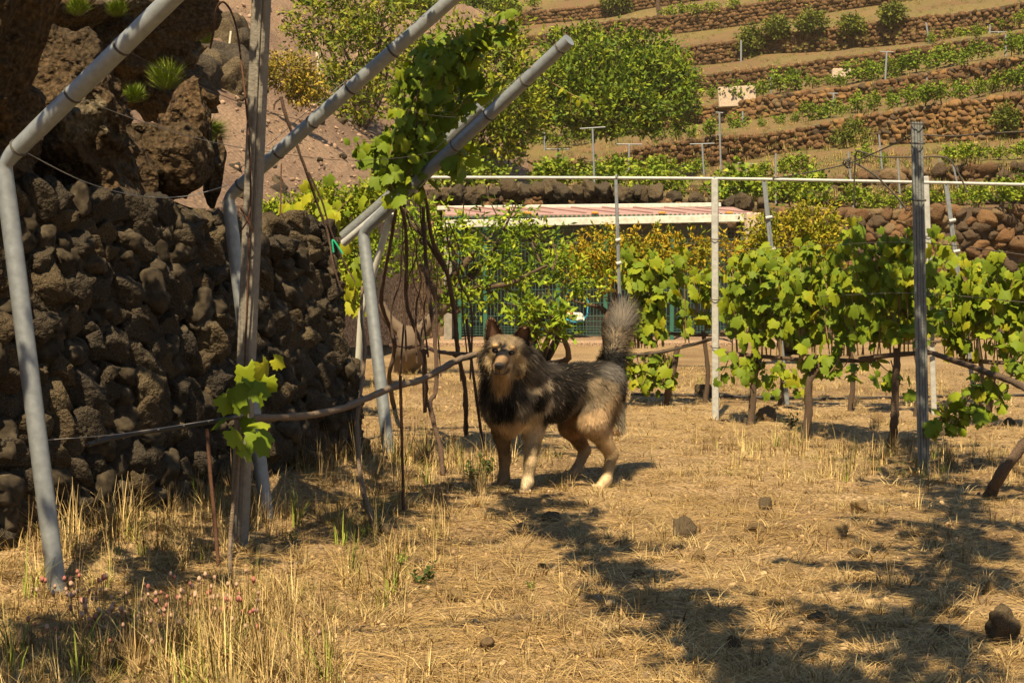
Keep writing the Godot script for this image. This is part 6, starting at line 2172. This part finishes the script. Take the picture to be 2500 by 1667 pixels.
	# ---- face
	for e in [[1209, 856, 7.616], [1249, 861, 7.616]]:
		var eye := MB.new()
		var c := pt(e[0], e[1], e[2])
		eye.put(ico(3), Transform3D(Basis.from_scale(Vector3.ONE * 0.0118), c))
		var eo := part(root, "eye", eye, mats.eye)
		var lid := MB.new()
		for s in [1.0, -1.0]:
			var l := []
			for k in 9:
				var an := PI * k / 8.0
				l.append(c + Vector3(cos(an) * 0.0125, sin(an) * 0.0095 * s, 0.0085 - 0.004 * absf(cos(an))))
			lid.tube(l, ramp(0.0027, 0.0027, 9), 6)
		var lo := MeshInstance3D.new()
		lo.name = "eyelid"
		lo.mesh = lid.commit(root.position)
		lo.material_override = mats.dark_skin
		eo.add_child(lo, true)
	var nose := MB.new()
	var nb := ico(3)
	for k in nb.v.size():
		var p := nb.v[k]
		nb.v[k] = Vector3(p.x * (0.0225 + 0.0045 * p.y), p.y * 0.018, p.z * 0.0165)
		for sx in [-1.0, 1.0]:
			var dn := (p - Vector3(sx * 0.5, -0.2, 0.85).normalized()).length()
			if dn < 0.34: nb.v[k] *= 1.0 - 0.22 * (1.0 - dn / 0.34)
	nb.smooth_normals()
	nose.put(nb, Transform3D(Basis(), pt(1219, 894, 7.505)))
	part(root, "nose", nose, mats.nose)
	var mouth := MB.new()
	var ml := curve(at_px([[1197, 905, 7.60], [1206, 912, 7.56], [1219, 914, 7.525], [1232, 913, 7.55], [1244, 905, 7.60]]), 5)
	mouth.tube(ml, ramp(0.0019, 0.0017, ml.size()), 6)
	mouth.tube(at_px([[1219, 902, 7.502], [1219, 913, 7.522]]), [0.0016, 0.0016], 6)
	part(root, "mouth", mouth, mats.dark_skin)
	# ---- ears: a cupped shell with a paler inside
	for e in [[[1211, 842, 7.745], [1204, 808, 7.72], [1199, 779, 7.70], 0.043, 0.1, 0.0], [[1264, 846, 7.75], [1275, 818, 7.725], [1281, 799, 7.69], 0.041, -0.2, 0.7]]:
		var ear := MB.new()
		var inn := MB.new()
		var line := curve(at_px([e[0], e[1], e[2]]), 5)
		if e[5] > 0.0: line.append(line[-1] + Vector3(0.002, -0.012, 0.02))
		var m := line.size()
		for shell in 2:
			var t := ear if shell == 0 else inn
			for i in m:
				var u := i / float(m - 1)
				var rad: float = (e[3] * pow(maxf(1.0 - u, 0.0), 0.62) + 0.003) * (1.0 if shell == 0 else 0.88)
				for j in 13:
					var an: float = lerpf(-0.25, PI + 0.25, j / 12.0) + e[4]
					var p: Vector3 = line[i] + Vector3(cos(an) * rad * 1.15, 0, -sin(an) * rad * 0.6 + rad * 0.2)
					var col := Color(0.05, 0.04, 0.034) if shell == 0 else Color(0.20, 0.115, 0.075).lerp(Color(0.04, 0.03, 0.026), absf(j / 6.0 - 1.0) * 0.8 if j != 6 else 0.0)
					t.vert(p, Vector3.BACK, col)
			for i in m - 1:
				for j in 12:
					var q := i * 13 + j
					t.tri(q, q + 13, q + 1); t.tri(q + 1, q + 13, q + 14)
			t.smooth_normals()
		var eo := part(root, "ear", ear, mats.fur_plain)
		var io := MeshInstance3D.new()
		io.name = "inner_ear"
		io.mesh = inn.commit(root.position)
		io.material_override = mats.fur_plain
		eo.add_child(io, true)
		var fz := MB.new()
		for k in 1400:
			var i := r2.randi() % (m - 1)
			var j := r2.randi() % 13
			var p := ear.v[i * 13 + j].lerp(ear.v[(i + 1) * 13 + j], r2.randf())
			var cen: Vector3 = line[i]
			var no := (p - cen).normalized()
			var dir := (no * 0.4 + Vector3(0, 0.55 - 0.5 * e[5], 0) + Vector3(r2.randf_range(-0.4, 0.4), r2.randf_range(-0.4, 0.4), r2.randf_range(-0.4, 0.4))).normalized()
			var sd := dir.cross(Vector3.BACK).normalized() * 0.0014
			var l := r2.randf_range(0.006, 0.016)
			var cc := Color(0.05, 0.04, 0.033) if r2.randf() < 0.75 else Color(0.24, 0.14, 0.08)
			var i0 := fz.vert(p - sd, no, cc)
			fz.vert(p + sd, no, cc); fz.vert(p + dir * l, no, cc)
			fz.tri(i0, i0 + 2, i0 + 1)
		var fo := MeshInstance3D.new()
		fo.name = "ear_hair"
		fo.mesh = fz.commit(root.position)
		fo.material_override = mats.fur
		eo.add_child(fo, true)
		fo.set_meta("kind", "stuff")
	# toes
	for e in [[1282, 1190, 7.845, 0.0], [1226, 1177, 8.02, 0.0], [1466, 1186, 7.96, -0.25], [1396, 1157, 8.34, -0.25]]:
		for k in 4:
			var toe := MB.new()
			var c := pt(e[0], e[1], e[2]) + Vector3((k - 1.5) * 0.014 + e[3] * 0.05, 0.0, 0.010 - 0.004 * absf(k - 1.5))
			c.y = gh(c.x, c.z) + 0.009
			toe.put(ico(2), Transform3D(Basis.from_scale(Vector3(0.0088, 0.0105, 0.015)), c), Color(0.36, 0.28, 0.18))
			part(root, "toe", toe, mats.fur_plain)

func _ready() -> void:
	rng.seed = 7
	noise_a.seed = 3
	noise_a.frequency = 0.01
	noise_a.fractal_octaves = 3
	noise_b.seed = 5
	noise_b.frequency = 0.01
	noise_b.fractal_octaves = 3
	make_view()
	make_materials()
	make_rocks()
	make_ground()
	make_hill()
	make_terrace_walls()
	make_lava_wall()
	make_crag()
	make_leaf_meshes()
	make_shrubs()
	make_crag_plants()
	make_kennel()
	make_fruit_trees()
	make_terrace_things()
	make_pergola()
	make_frame()
	make_left_vines()
	make_vine_rows()
	make_overhead()
	make_cover()
	make_dog()
